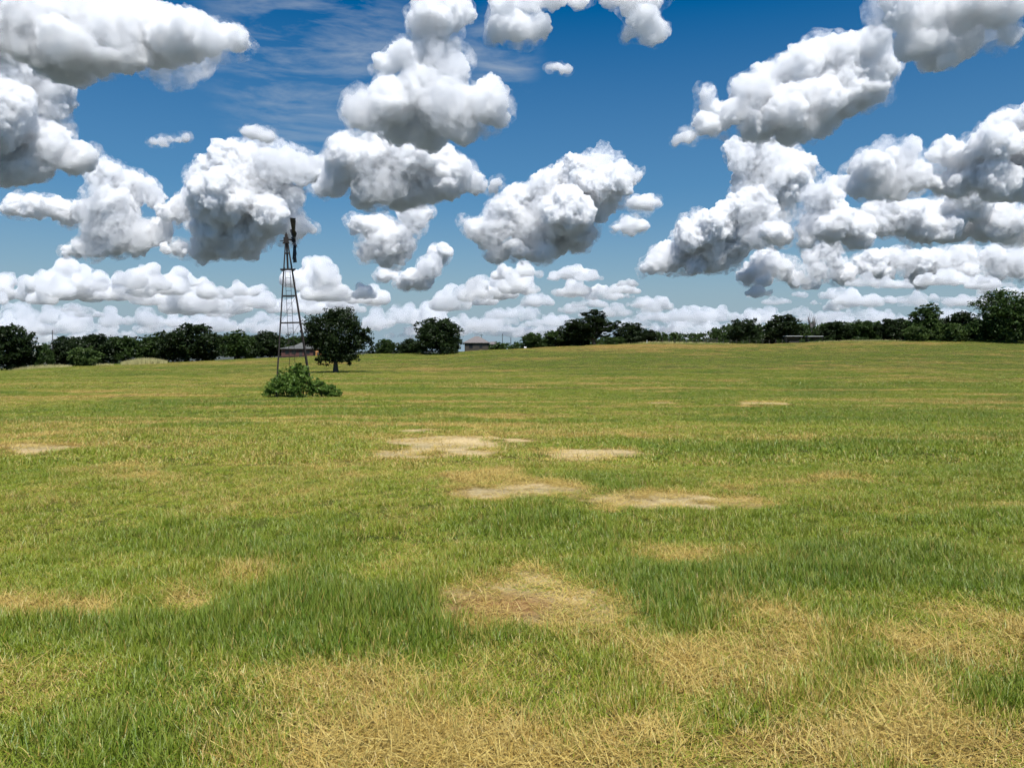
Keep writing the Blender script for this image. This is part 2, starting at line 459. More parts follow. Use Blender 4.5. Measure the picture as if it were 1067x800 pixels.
# ------------------------------------------------------------------ trees, shrubs
def leaf_material(name, a, b, trans=.25):
    m, t, p = new_mat(name)
    v = t.nodes.new('ShaderNodeAttribute'); v.attribute_name = 'vary'
    n = noise(t, t.nodes.new('ShaderNodeTexCoord').outputs['Object'], .55, 3)
    c = mix(t, v.outputs['Fac'], a, b)
    c = mix(t, mrange(t, n, .4, .65, 0, .5), c, tuple(x * .6 for x in a))
    t.nodes.remove(p)
    d = t.nodes.new('ShaderNodeBsdfDiffuse'); tr = t.nodes.new('ShaderNodeBsdfTranslucent'); g = t.nodes.new('ShaderNodeBsdfGlossy')
    g.inputs['Roughness'].default_value = .5
    s = t.nodes.new('ShaderNodeMixShader'); s.inputs[0].default_value = trans
    s2 = t.nodes.new('ShaderNodeMixShader'); s2.inputs[0].default_value = .02
    t.links.new(c, d.inputs[0]); t.links.new(c, tr.inputs[0])
    t.links.new(d.outputs[0], s.inputs[1]); t.links.new(tr.outputs[0], s.inputs[2])
    t.links.new(s.outputs[0], s2.inputs[1]); t.links.new(g.outputs[0], s2.inputs[2])
    t.links.new(s2.outputs[0], t.nodes['Material Output'].inputs['Surface'])
    return m
LEAF_DARK = leaf_material('oak_leaves', (.013, .025, .007), (.034, .058, .012))
LEAF_MID = leaf_material('elm_leaves', (.026, .052, .012), (.075, .125, .024))
LEAF_LIGHT = leaf_material('mesquite_leaves', (.045, .080, .018), (.10, .150, .035))
LEAF_SHRUB = leaf_material('shrub_leaves', (.06, .13, .018), (.21, .31, .055), .3)
bark, bt, bpn = new_mat('bark')
bo = bt.nodes.new('ShaderNodeTexCoord').outputs['Object']
bt.links.new(mix(bt, noise(bt, bo, 4, 6, .7, (4, 4, .8)), (.035, .028, .022), (.12, .10, .08)), bpn.inputs['Base Color'])
bpn.inputs['Roughness'].default_value = .95

def tube(path, radii, sides=7):
    """verts, quads of a tapered limb"""
    V, F = [], []
    pts = [Vector(p) for p in path]
    for k, p in enumerate(pts):
        d = (pts[min(k + 1, len(pts) - 1)] - pts[max(k - 1, 0)]).normalized()
        a = d.orthogonal().normalized(); b = d.cross(a)
        for s in range(sides):
            t = 2 * math.pi * s / sides
            V.append(p + (a * math.cos(t) + b * math.sin(t)) * radii[k])
        if k:
            o = (k - 1) * sides
            for s in range(sides):
                s2 = (s + 1) % sides
                F.append((o + s, o + s2, o + sides + s2, o + sides + s))
    return [tuple(v) for v in V], F

def merge(parts):
    V, F = [], []
    for v, f in parts:
        n = len(V); V += v; F += [tuple(i + n for i in q) for q in f]
    return V, F

def limbs(base_h, tips, rnd, r0):
    """trunk and limbs running out to the crown's lobes"""
    parts = []
    top = max(t[2] for t in tips) * .8
    tr = [(0, 0, -.4)]; n = 6
    wob = [rnd.gauss(0, .02) * top for _ in range(2)]
    for k in range(1, n + 1):
        f = k / n
        tr.append((wob[0] * math.sin(f * 3), wob[1] * math.sin(f * 2.3), top * f))
    parts.append(tube(tr, [r0 * (1.35 if k == 0 else 1) * (1 - .82 * k / n) for k in range(n + 1)], 8))
    for (x, y, z) in tips:
        h0 = min(base_h + (z - base_h) * rnd.uniform(.05, .45), top * .8)
        s = Vector((wob[0] * math.sin(h0 / top * 3), wob[1] * math.sin(h0 / top * 2.3), max(h0, base_h * .8)))
        e = Vector((x, y, z))
        m1 = s.lerp(e, .4) + Vector((rnd.gauss(0, .06), rnd.gauss(0, .06), .12)) * (e - s).length
        rr = r0 * .38
        parts.append(tube([s, m1, e], [rr, rr * .6, rr * .15], 5))
    return merge(parts)

def leaves(lobes, n, size, rs, shell=.55, droop=0.0):
    """n leaf sprays spread through the lobes (x,y,z,rx,ry,rz), thicker towards their outsides, clumped and uneven"""
    lob = np.array(lobes, float)
    wts = (lob[:, 3] * lob[:, 4] * lob[:, 5]) ** (2 / 3); wts /= wts.sum()
    k = rs.choice(len(lob), n, p=wts)
    # clumps: centres near each lobe's surface
    nc = max(10, n // 26)
    kc = rs.choice(len(lob), nc, p=wts)
    d = rs.randn(nc, 3); d /= np.linalg.norm(d, axis=1)[:, None]
    rad_ = (shell + (1 - shell) * rs.rand(nc)) * (.78 + .34 * rs.rand(nc))
    C = lob[kc, :3] + d * rad_[:, None] * lob[kc, 3:]
    cr = (.20 + .16 * rs.rand(nc)) * lob[kc, 3:].min(1)
    j = rs.randint(0, nc, n)
    dd = rs.randn(n, 3) * .55
    Pn = C[j] + dd * cr[j][:, None] * np.array((1.15, 1.15, .75))
    Pn[:, 2] -= droop * rs.rand(n) ** 2 * cr[j]
    nrm = rs.randn(n, 3) + np.array((0, 0, .7)); nrm /= np.linalg.norm(nrm, axis=1)[:, None]
    t = np.cross(nrm, rs.randn(n, 3)); t /= np.linalg.norm(t, axis=1)[:, None] + 1e-9
    b = np.cross(nrm, t)
    s = size * (.55 + .9 * rs.rand(n))[:, None]
    V = np.stack((Pn - t * s, Pn + b * s * .55 + t * s * .1, Pn + t * s * 1.05, Pn - b * s * .55 - t * s * .05), 1).reshape(-1, 3)
    F = np.arange(n * 4).reshape(-1, 4)
    V[:, 2] = np.maximum(V[:, 2], .02)
    me = np_mesh('leaves', V, F)
    a = me.attributes.new('vary', 'FLOAT', 'POINT')
    clv = rs.rand(nc)
    a.data.foreach_set('value', np.repeat(np.clip(.65 * clv[j] + .35 * rs.rand(n), 0, 1), 4).astype(np.float32))
    return me

def plant(name, crown_me, trunk_me, loc, rz, s, mat=None):
    r = bpy.data.objects.new(name, None)
    sc.collection.objects.link(r)
    r.location = loc; r.rotation_euler = (0, 0, rz); r.scale = (s, s, s) if not isinstance(s, tuple) else s
    r.empty_display_size = .5
    c = link('crown', crown_me, parent=r)
    if trunk_me: link('trunk', trunk_me, parent=r)
    return r

def crown_lobes(W, H, base, n, rnd, top_bias=1.0, squat=.8):
    out = []
    for k in range(n):
        f = (k + .5) / n
        z = base + (H - base) * (.12 + .80 * f)
        prof = math.sin(math.pi * min(.98, (.22 + .70 * f))) ** .6
        a = k * 2.4 + rnd.uniform(-.5, .5)
        rr = (W / 2) * prof * rnd.uniform(.35, .72)
        r = (W / 2) * rnd.uniform(.34, .52) * (1.05 - .35 * f)
        out.append((rr * math.cos(a), rr * math.sin(a), min(z, H - r * squat), r, r, r * squat))
    out.append((0, 0, base + (H - base) * .5, W * .30, W * .30, (H - base) * .42))
    return out

def make_kind(W, H, base, n, nleaf, size, mat, seed, r0=.28, lobes=None, shell=.5, squat=.8):
    rnd = random.Random(seed); q = np.random.RandomState(seed)
    L_ = lobes or crown_lobes(W, H, base, n, rnd, squat=squat)
    cme = leaves(L_, nleaf, size, q, shell); cme.name = 'crown'; cme.materials.append(mat)
    V, F = limbs(max(base, .6), [l[:3] for l in L_], rnd, r0)
    tme = np_mesh('trunk', V, F, True); tme.materials.append(bark)
    return cme, tme

# the single oak past the windmill, drawn from its own outline (metres from its foot; 1 px = .144 m at 115 m)
OAK = [(-1.6,0,6.8,2.9,2.8,2.3),(1.2,.4,7.6,2.7,2.7,2.0),(3.0,-.3,6.4,2.0,2.2,1.7),(4.0,.6,4.9,1.5,1.8,1.4),(2.6,0,3.9,1.9,2.2,1.7),(.4,-.8,4.6,2.5,2.5,2.4),(-2.2,.6,4.6,2.2,2.4,2.0),
       (-3.4,0,6.4,1.5,1.8,1.5),(-.2,.5,2.8,2.0,2.0,1.3),(1.9,-.6,2.3,1.7,1.6,1.0),(-1.6,-.6,2.2,1.7,1.4,1.0),(.2,.6,3.2,2.6,2.2,1.2),(-.3,.2,8.6,1.9,1.9,1.0),(-3.9,.3,4.6,.9,1.2,.8),(4.6,0,6.2,.8,1.0,.7)]
x, y, z = at(349.5, 388, 112)
cme, tme = make_kind(10, 10, 1.1, 0, 22000, .16, LEAF_DARK, 3, .38, OAK, .30)
o = plant('oak_tree', cme, tme, (x, y, z), 0, (.98, .98, 1.0))
tag(o, 'lone dark oak with a short trunk standing in the field just right of the windmill', 'tree')

# kinds of trees along the far edge
K = {}
K['dome'] = make_kind(12.5, 9.6, .1, 16, 15000, .24, LEAF_DARK, 11, .35)
K['oak1'] = make_kind(10, 8.5, .05, 15, 11000, .24, LEAF_DARK, 12)
K['oak2'] = make_kind(11, 8.0, .0, 14, 11000, .24, LEAF_DARK, 13)
K['elm1'] = make_kind(8, 9, .2, 14, 9500, .23, LEAF_MID, 14, squat=1.0)
K['elm2'] = make_kind(9, 8, .0, 14, 9500, .23, LEAF_MID, 15)
K['brush1'] = make_kind(7, 4.2, .05, 9, 5500, .19, LEAF_LIGHT, 16, .12)
K['brush2'] = make_kind(8, 3.6, .05, 9, 5500, .19, LEAF_MID, 17, .12)
K['big'] = make_kind(17, 14.5, .4, 22, 20000, .25, LEAF_MID, 18, .5)
PINE = [(.1,0,11.8,1.7,1.6,1.1),(-1.8,.3,11.0,1.2,1.1,.9),(1.7,0,10.6,1.2,1.1,1.0),(0,0,8.4,2.6,2,2.0),(-1.2,.2,5.6,2.9,2.2,2.1),(1.5,-.2,6.2,2.4,2,1.9),(-2.8,0,3.4,2.2,1.8,1.6),(0,.3,3.6,2.2,1.8,1.4),(.2,.2,9.6,2.3,1.8,1.6),(-3.4,0,8.3,2.5,2.0,1.6),(-1.6,-.4,7.0,2.6,2.2,1.8),(1.6,.4,7.8,2.1,1.8,1.6),(3.6,0,7.0,1.6,1.4,1.3),(2.8,.3,5.4,1.9,1.6,1.3),
        (-4.6,.2,6.2,1.9,1.6,1.5),(-3.4,0,4.6,2.0,1.7,1.4),(.4,0,5.4,2.0,1.7,1.4),(4.7,.2,8.4,1.0,.9,.8),(5.1,-.2,6.0,1.2,1.0,1.0),(-1.4,.3,3.0,1.4,1.2,1.0),(2.2,-.2,3.4,1.3,1.1,.9),(-3.8,.2,2.4,1.6,1.2,1.4),(3.6,.1,1.4,1.5,1.1,1.0)]
K['tall'] = make_kind(10, 13, 1.2, 0, 19000, .20, LEAF_DARK, 19, .33, PINE, .3)
SIZE = {'dome': (12.5, 9.6), 'oak1': (10, 8.5), 'oak2': (11, 8), 'elm1': (8, 9), 'elm2': (9, 8), 'brush1': (7, 4.2), 'brush2': (8, 3.6), 'big': (17, 14.5), 'tall': (11, 13.1)}
NAMES = {'dome': 'round_tree', 'oak1': 'oak_tree', 'oak2': 'oak_tree', 'elm1': 'elm_tree', 'elm2': 'elm_tree', 'brush1': 'bush', 'brush2': 'bush', 'big': 'broad_tree', 'tall': 'tall_tree'}
rt = random.Random(8)
def stand(kind, u, vtop, wpx, Y, label, group='trees along the far edge of the field', cat='tree', rz=None):
    """a tree at the far edge: its top reaches photo row vtop, its crown is wpx photo pixels wide"""
    x, y, z = at(u, 0, Y)
    W, H = SIZE[kind]
    top = EYE + float(slope(vtop)) * Y
    s = max(.2, (top - z) / H); sw = 1.12 * wpx / FPX * Y / W
    c, t = K[kind]
    o = plant(NAMES[kind], c, t, (x, y, z - .1), (-.1 if kind == 'tall' else rt.uniform(0, 6.28)) if rz is None else rz, (sw, sw, s))
    return tag(o, label, cat, group)

TREES = [
 ('oak2',  8, 337, 62, 205, 'dark leafy tree at the left edge with the pole beside it'),
 ('oak1', 98, 347, 44, 226, 'rounded dark tree first past the pole at the far left'),
 ('oak2', 66, 351, 34, 214, 'low spreading tree right at the foot of the left pole'),
 ('elm2', 128, 348, 34, 232, 'second dark tree past the left pole, above the tall dry grass'),
 ('elm1', 158, 347, 30, 236, 'narrow dark tree behind the right end of the tall dry grass'),
 ('oak1', 206, 336, 56, 228, 'highest dark tree between the left pole and the windmill'),
 ('oak2', 180, 343, 36, 232, 'lower dark tree on the left shoulder of the highest left tree'),
 ('elm1', 245, 343, 30, 236, 'narrow tree left of the windmill beside the highest left tree'),
 ('oak2', 281, 344, 38, 238, 'dark tree just left of the windmill legs'),
 ('elm2', 262, 348, 28, 245, 'small tree second left of the windmill legs'),
 ('elm2', 312, 349, 36, 262, 'tree behind the red brick house, seen through the windmill'),
 ('elm2', 402, 352, 22, 230, 'small green tree on its own right of the lone oak'),
 ('oak2', 426, 352, 24, 226, 'low tree touching the left side of the round black-green tree'),
 ('dome', 459, 330.5, 57, 205, 'round dense tree with foliage to the ground, beside the grey-roofed house'),
 ('elm2', 555, 345, 24, 228, 'small rounded tree right of the bare poles, beside the white tank'),
 ('elm2', 580, 343, 32, 224, 'paler tree on the left flank of the tallest central tree'),
 ('oak1', 598, 335, 36, 222, 'dark tree joined to the left side of the tallest central tree'),
 ('tall', 619, 321, 52, 216, 'tallest central tree with open gappy crown and sky showing through'),
 ('oak2', 656, 335, 32, 218, 'dark rounded tree standing right of the tallest central tree'),
 ('oak1', 676, 343, 24, 224, 'small dark tree next right of the rounded one beside the tallest central tree'),
 ('oak2', 776, 331, 36, 236, 'bumpy tree in the right woods left of the highest middle crown'),
 ('oak1', 817, 327, 44, 238, 'highest dome in the middle of the right woods, left of the dead tree'),
 ('oak2', 868, 334, 40, 236, 'low wide tree just right of the dead bare tree'),
 ('elm2', 900, 332, 34, 234, 'bright-topped tree behind the field halfway between dead tree and right edge'),
 ('oak1', 930, 331, 36, 228, 'dark tree under the left side of the tall lollipop-shaped tree'),
 ('elm1', 963, 315.5, 35, 222, 'lollipop-shaped tree rising above the right woods'),
 ('oak2', 1003, 324, 44, 218, 'dark flat-topped tree between the lollipop tree and the big right tree'),
 ('brush1', 955, 338, 30, 212, 'light green bush at the foot of the lollipop-shaped tree'),
 ('brush1', 990, 335, 40, 210, 'wide light green bush under the dark flat-topped tree'),
 ('big', 1056, 299, 84, 205, 'biggest tree of all, cut by the right edge'),
 ('brush2', 640, 350, 26, 216, 'low dark bush under the right arm of the tallest central tree'),
 ('brush1', 88, 360, 36, 206, 'greener bush in front of the trees past the left pole'),
 ('brush2', 46, 356, 20, 207, 'bush in front of the pale building at the left'),
]
for k, u, vt, w, Y, lab in TREES:
    stand(k, u, vt, w, Y, lab, cat='bush' if k.startswith('brush') else 'tree', group='bushes at the field edge' if k.startswith('brush') else 'trees along the far edge of the field')

# the unbroken woods behind them
def woods(spans, seed, label, Y0=246, dY=50, per=3.2):
    rnd = random.Random(seed); q = np.random.RandomState(seed)
    lob = []
    for (u0, u1, v0, v1) in spans:
        n = int((u1 - u0) / per)
        for k in range(n):
            f = (k + rnd.random()) / n
            u = u0 + (u1 - u0) * f; Y = Y0 + rnd.uniform(0, dY) * .6
            top = EYE + float(slope(v0 + (v1 - v0) * f + abs(rnd.gauss(0, 1.5)))) * Y
            x, y, z = at(u, 0, Y)
            r = rnd.uniform(1.8, 3.0); zz = top - r * .8
            while zz > z - .5:
                lob.append((x + rnd.gauss(0, .8), y + rnd.gauss(0, 1), zz, r, r, r * .85)); zz -= r * 1.0; r *= 1.08
    me = leaves(lob, len(lob) * 330, .34, q, .5)
    me.materials.append(LEAF_DARK if seed % 2 else LEAF_MID)
    o = link('woods', me)
    return tag(o, label, 'woods', None, 'stuff')
woods([(-260, -20, 342, 340), (60, 120, 350, 350), (120, 175, 350, 350), (175, 345, 346, 350), (385, 440, 356, 356)], 31, 'dark woods closing the field on the left behind the nearer trees')
woods([(505, 545, 356, 355), (545, 660, 352, 348), (660, 735, 345, 346), (735, 765, 343, 336), (765, 850, 336, 335), (850, 935, 336, 334), (935, 1090, 333, 328), (1090, 1300, 325, 330)], 32, 'green woods closing the field on the right behind the nearer trees')

# scrub and weeds along the fence in front of the right woods
q = np.random.RandomState(41); lob = []
for k in range(150):
    u = q.uniform(690, 935); Y = 219 + q.rand() * 8
    x, y, z = at(u, 0, Y); r = q.uniform(.4, 1.1)
    lob.append((x, y, z + r * .4, r * 1.3, r, r))
me = leaves(lob, 12000, .16, q, .4); me.materials.append(LEAF_MID)
tag(link('undergrowth', me), 'low weeds and scrub along the fence below the right woods', 'undergrowth', None, 'stuff')

# tall dry grass left standing in front of the left trees
q = np.random.RandomState(42); VV = []
for (u0, u1, hh, n, Y0) in ((126, 174, 1.5, 3600, 198), (8, 75, .9, 1800, 200), (83, 118, .6, 700, 204), (640, 760, .55, 1500, 214), (840, 960, .45, 1200, 214)):
    u = q.uniform(u0, u1, n); Y = Y0 + q.rand(n) * 6
    for a, b in zip(u, Y):
        x, y, z = at(a, 0, b); f = (a - u0) / (u1 - u0)
        h = hh * (.5 + .6 * q.rand()) * (.45 + .75 * math.sin(math.pi * min(max(f, .05), .95)) ** .7)
        w = .06; t = q.rand() * 3.14; dx, dy = q.randn(2) * .22 * h
        VV += [(x - w * math.cos(t), y - w * math.sin(t), z - .05), (x + w * math.cos(t), y + w * math.sin(t), z - .05), (x + dx, y + dy, z + h)]
VV = np.array(VV); dme = np_mesh('dry_grass', VV, np.arange(len(VV)).reshape(-1, 3))
dgm, dgt, dgp = new_mat('dry_grass_stems')
dgt.links.new(mix(dgt, noise(dgt, dgt.nodes.new('ShaderNodeTexCoord').outputs['Object'], .8, 3), (.42, .36, .14), (.58, .55, .25)), dgp.inputs['Base Color'])
dgp.inputs['Roughness'].default_value = .9
dme.materials.append(dgm)
tag(link('dry_grass', dme), 'tall pale dry grass left standing along the far edge of the field', 'dry grass', None, 'stuff')
# ------------------------------------------------------------------ windmill
def metal(name, a, b, rough=.75, scale=6):
    m, t, p = new_mat(name)
    t.links.new(mix(t, mrange(t, noise(t, t.nodes.new('ShaderNodeTexCoord').outputs['Object'], scale, 6, .7), .35, .65), a, b), p.inputs['Base Color'])
    p.inputs['Roughness'].default_value = rough; p.inputs['Metallic'].default_value = 0.0
    return m
RUST = metal('rusty_dark_steel', (.010, .008, .007), (.030, .019, .014))
BLADE = metal('weathered_blade_steel', (.016, .015, .014), (.04, .032, .028), .6)

def mesh_of(parts, mat, name, smooth=False):
    V, F = merge(parts)
    me = bpy.data.meshes.new(name)
    me.from_pydata(V, [], F); me.update()
    me.materials.append(mat)
    return me

def boxp(c, s, M=None):
    V = []
    for dx in (-.5, .5):
        for dy in (-.5, .5):
            for dz in (-.5, .5):
                p = Vector((c[0] + dx * s[0], c[1] + dy * s[1], c[2] + dz * s[2]))
                V.append(tuple(M @ p) if M else tuple(p))
    return V, [(0, 1, 3, 2), (4, 6, 7, 5), (0, 4, 5, 1), (2, 3, 7, 6), (0, 2, 6, 4), (1, 5, 7, 3)]

def rod(a, b, r, sides=6):
    v, f = tube([a, b], [r, r], sides)
    n = len(v)
    f = f + [tuple(range(sides))[::-1], tuple(range(n - sides, n))]
    return v, f

def angle_iron(a, b, w, inward):
    """an L-section bar from a to b with its legs pointing inward"""
    a, b = Vector(a), Vector(b); d = (b - a).normalized()
    i1 = Vector((inward[0], 0, 0)); i2 = Vector((0, inward[1], 0)); t = w * .14
    parts = []
    for i, o in ((i1, i2), (i2, i1)):
        p = [a, a + i * w, a + i * w + o * t, a + o * t]
        q = [v + (b - a) for v in p]
        parts.append(([tuple(v) for v in p + q], [(0, 1, 2, 3), (7, 6, 5, 4), (0, 4, 5, 1), (1, 5, 6, 2), (2, 6, 7, 3), (3, 7, 4, 0)]))
    return merge(parts)

wx, wy, wz = at(305.8, 0, 42)
wm = bpy.data.objects.new('windmill', None); sc.collection.objects.link(wm)
wm.location = (wx, wy, wz); wm.rotation_euler = (0, R(-2.0), R(17.6))
tag(wm, 'tall dark rusty farm windmill on a four-legged lattice tower rising from a shrub', 'windmill')
B, T, HT = .98, .10, 8.25           # half width at the ground, half width at the top, height of the tower
def half(z): return B + (T - B) * z / HT
for sx in (-1, 1):
    for sy in (-1, 1):
        link('leg', mesh_of([angle_iron((sx * half(-.2), sy * half(-.2), -.2), (sx * T, sy * T, HT), .066, (-sx, -sy))], RUST, 'leg'), parent=wm)
LV = (2.15, 4.0, 5.45)
for z in LV:
    h = half(z); ps = []
    for s in (-1, 1):
        ps.append(boxp((0, s * (h - .015), z), (2 * h - .02, .02, .048)))
        ps.append(boxp((s * (h - .015), 0, z), (.02, 2 * h - .08, .048)))
    link('brace', mesh_of(ps, RUST, 'brace'), parent=wm)
ps = []
zs = (0.1,) + LV + (7.0,)
for z0, z1 in zip(zs[:-1], zs[1:]):
    if z0 < 1 or z0 > 4.5:           # thin diagonal tie wires, some of them long gone
        continue
    h0, h1 = half(z0), half(z1)
    for s in (-1, 1):
        ps.append(rod((-h0 + .03, s * (h0 - .04), z0), (h1 - .03, s * (h1 - .04), z1), .006, 4))
link('tie_rods', mesh_of(ps, RUST, 'tie_rods'), parent=wm)
ps = []
for s in (-1, 1):
    ps.append(rod((s * .15 + .0, .1, -.05), (s * .13 - .02, -.02, 7.0), .014, 5))
link('ladder', mesh_of(ps + [rod((-.15, .1 - .017 * z, z), (.14, .1 - .017 * z, z), .011, 5) for z in [2.0 + .34 * k for k in range(15)]], RUST, 'ladder'), parent=wm)
zp = 6.88
ps = [boxp((0, 0, zp), (.80, .13, .045)), boxp((0, .24, zp), (.78, .10, .04)), boxp((0, -.24, zp), (.80, .10, .04))]
ps += [boxp((s * .30, 0, zp - .045), (.05, .62, .05)) for s in (-1, 1)]
link('platform', mesh_of(ps, RUST, 'platform'), parent=wm)
link('mast', mesh_of([rod((0, 0, 6.9), (0, 0, 8.45), .05, 8), boxp((0, 0, 7.75), (.22, .22, .06))], RUST, 'mast'), parent=wm)
hd = link('gearbox', mesh_of([boxp((-.02, 0, 8.46), (.26, .24, .30)), boxp((0, 0, 8.68), (.15, .16, .16)), rod((0, 0, 8.75), (0, 0, 8.85), .04, 8), boxp((-.03, 0, 8.31), (.34, .28, .05)), rod((-.12, 0, 8.42), (-.34, 0, 8.41), .025, 6)], RUST, 'gearbox'), parent=wm)
hubx, hubz = .36, 8.45
link('shaft', mesh_of([rod((.08, 0, 8.50), (hubx + .12, 0, hubz), .05, 8)], RUST, 'shaft'), parent=wm)
wh = link('wheel', mesh_of([rod((hubx - .09, 0, hubz), (hubx + .12, 0, hubz), .11, 10)] +
          [tube([(hubx + .01 + k * .05, rr * math.cos(a), hubz + rr * math.sin(a)) for a in [2 * math.pi * i / 36 for i in range(37)]], [.010] * 37, 5) for k, rr in ((0, .55), (1, 1.02))] +
          [rod((hubx + .02, .09 * math.cos(a), hubz + .09 * math.sin(a)), (hubx + .05, 1.03 * math.cos(a), hubz + 1.03 * math.sin(a)), .012, 5) for a in [2 * math.pi * (i + .5) / 6 for i in range(6)]], RUST, 'wheel'), parent=wm)
rb = random.Random(4)
NB = 18
for k in range(NB):
    a = 2 * math.pi * k / NB + .05
    V, F = [], []
    pitch = R(36) + rb.gauss(0, R(6)); bend = rb.gauss(0, .03)
    rows = 5; r0, r1 = .42, (1.19 if rb.random() > .2 else rb.uniform(.95, 1.15))
    for side in (0, 1):
        for i in range(rows):
            r = r0 + (r1 - r0) * i / (rows - 1); w = .10 + .11 * (r - r0) / .77
            for j in range(4):
                s = (j / 3 - .5) * 2 * w
                bow = .05 * (1 - (2 * j / 3 - 1) ** 2) + .006 * side
                px = hubx + .03 + s * math.sin(pitch) * .95 + bow + bend * i / 4
                pt = s * math.cos(pitch)
                V.append((px, r * math.cos(a) - pt * math.sin(a), hubz + r * math.sin(a) + pt * math.cos(a)))
    n = rows * 4
    for side in (0, 1):
        for i in range(rows - 1):
            for j in range(3):
                q0 = side * n + i * 4 + j
                f = (q0, q0 + 1, q0 + 5, q0 + 4); F.append(f if side else f[::-1])
    rim = [j for j in range(4)] + [i * 4 + 3 for i in range(1, rows)] + [(rows - 1) * 4 + j for j in (2, 1, 0)] + [i * 4 for i in range(rows - 2, 0, -1)]
    for i0, i1 in zip(rim, rim[1:] + rim[:1]):
        F.append((i0, i1, i1 + n, i0 + n))
    link('blade', mesh_of([(V, F)], BLADE, 'blade'), parent=wh)

# ------------------------------------------------------------------ the shrub round the windmill's feet
def shrub(name, u, Y, lobes, n, size, seed, label):
    x, y, z = at(u, 0, Y)
    q = np.random.RandomState(seed); rnd = random.Random(seed)
    r = bpy.data.objects.new(name, None); sc.collection.objects.link(r); r.location = (x, y, z)
    me = leaves(lobes, n, size, q, .25); me.name = 'foliage'; me.materials.append(LEAF_SHRUB)
    link('foliage', me, parent=r)
    ps = []
    for k in range(16):
        l = rnd.choice(lobes)
        e = Vector((l[0] + rnd.gauss(0, l[3] * .5), l[1] + rnd.gauss(0, l[4] * .5), l[2] + rnd.uniform(-.2, .9) * l[5]))
        b = Vector((l[0] * .6, l[1] * .6, -.05))
        ps.append(tube([b, b.lerp(e, .5) + Vector((rnd.gauss(0, .06), rnd.gauss(0, .06), .05)), e], [.022, .014, .004], 5))
    V, F = merge(ps); sm = np_mesh('stems', V, F, True); sm.materials.append(bark)
    link('stems', sm, parent=r)
    return tag(r, label, 'shrub', 'shrubs at the foot of the windmill')
shrub('shrub', 306, 41.2, [(-1.15,0,.50,.60,.6,.52),(-.75,-.3,.65,.6,.5,.6),(-.2,0,.85,.75,.7,.75),(.15,.2,1.25,.50,.5,.50),(.28,0,1.58,.34,.3,.34),(.62,-.2,1.0,.58,.5,.62),(.95,.1,.6,.50,.5,.55),(.2,-.6,.5,.9,.5,.5),(-.6,.5,.7,.7,.5,.6),(.10,.1,1.80,.13,.13,.16),(.42,0,1.72,.12,.12,.2),(-.25,.1,1.55,.12,.12,.16),(.75,0,1.40,.12,.12,.18),(-.8,0,1.15,.13,.12,.15),(-1.42,.1,.30,.30,.4,.34),(-.15,.4,1.2,.5,.4,.5),(-.5,-.2,1.0,.45,.4,.5),(1.0,0,.35,.45,.5,.36)], 11000, .058, 61, 'big leafy green shrub growing up round the legs of the windmill')
shrub('shrub', 339, 41.4, [(-.32,0,.45,.36,.4,.48),(-.30,0,.82,.22,.2,.32),(.1,.1,.40,.45,.4,.40),(.5,0,.24,.36,.4,.24),(.75,0,.15,.22,.3,.15)], 3600, .054, 62, 'smaller low shrub beside the big one, just right of the windmill')

# ------------------------------------------------------------------ houses, sheds, poles and fence at the far edge
def painted(name, c, d=None, rough=.8, scale=3):
    d = d or tuple(x * .75 for x in c)
    return metal(name, d, c, rough, scale)
SHINGLE = painted('grey_brown_shingles', (.20, .175, .165)); SHINGLE2 = painted('pale_grey_shingles', (.13, .13, .12))
DARKWALL = painted('dark_brown_wall', (.07, .06, .045)); BRICK = painted('red_brick', (.14, .06, .05), (.10, .042, .035), .9, 10)
CREAM = painted('cream_boards', (.62, .62, .52)); WHITE = painted('white_paint', (.8, .8, .78), (.7, .7, .68)); WOODP = painted('pole_wood', (.07, .06, .05), (.04, .035, .03))
GLASS, _gt, _gp = new_mat('window_glass'); _gp.inputs['Base Color'].default_value = (.02, .025, .03, 1); _gp.inputs['Roughness'].default_value = .1
ORANGE = painted('rusty_orange_boards', (.50, .24, .07), (.33, .14, .04)); PALEMETAL = painted('pale_sheet_metal', (.62, .62, .60), (.5, .5, .48), .5)

def hip(cx, cy, w, d, z0, h, ridge, over=.4):
    w2, d2 = w / 2 + over, d / 2 + over
    V = [(cx - w2, cy - d2, z0), (cx + w2, cy - d2, z0), (cx + w2, cy + d2, z0), (cx - w2, cy + d2, z0), (cx - ridge / 2, cy, z0 + h), (cx + ridge / 2, cy, z0 + h),
         (cx - w2, cy - d2, z0 - .18), (cx + w2, cy - d2, z0 - .18), (cx + w2, cy + d2, z0 - .18), (cx - w2, cy + d2, z0 - .18)]
    return V, [(0, 1, 5, 4), (1, 2, 5), (2, 3, 4, 5), (3, 0, 4), (6, 7, 1, 0), (7, 8, 2, 1), (8, 9, 3, 2), (9, 6, 0, 3), (9, 8, 7, 6)]

def window(parent, x, y, z, w, h):
    f = link('window', mesh_of([boxp((x, y - .03, z + h / 2 + .04), (w + .16, .06, .08)), boxp((x, y - .03, z - h / 2 - .04), (w + .16, .08, .08)), boxp((x - w / 2 - .04, y - .03, z), (.08, .06, h)), boxp((x + w / 2 + .04, y - .03, z), (.08, .06, h))], WOODP, 'window'), parent=parent)
    link('pane', mesh_of([boxp((x, y - .012, z), (w, .02, h)), boxp((x, y - .03, z), (.04, .02, h))], GLASS, 'pane'), parent=f)

def root(name, loc, rz=0):
    r = bpy.data.objects.new(name, None); sc.collection.objects.link(r); r.location = loc; r.rotation_euler = (0, 0, rz)
    return r

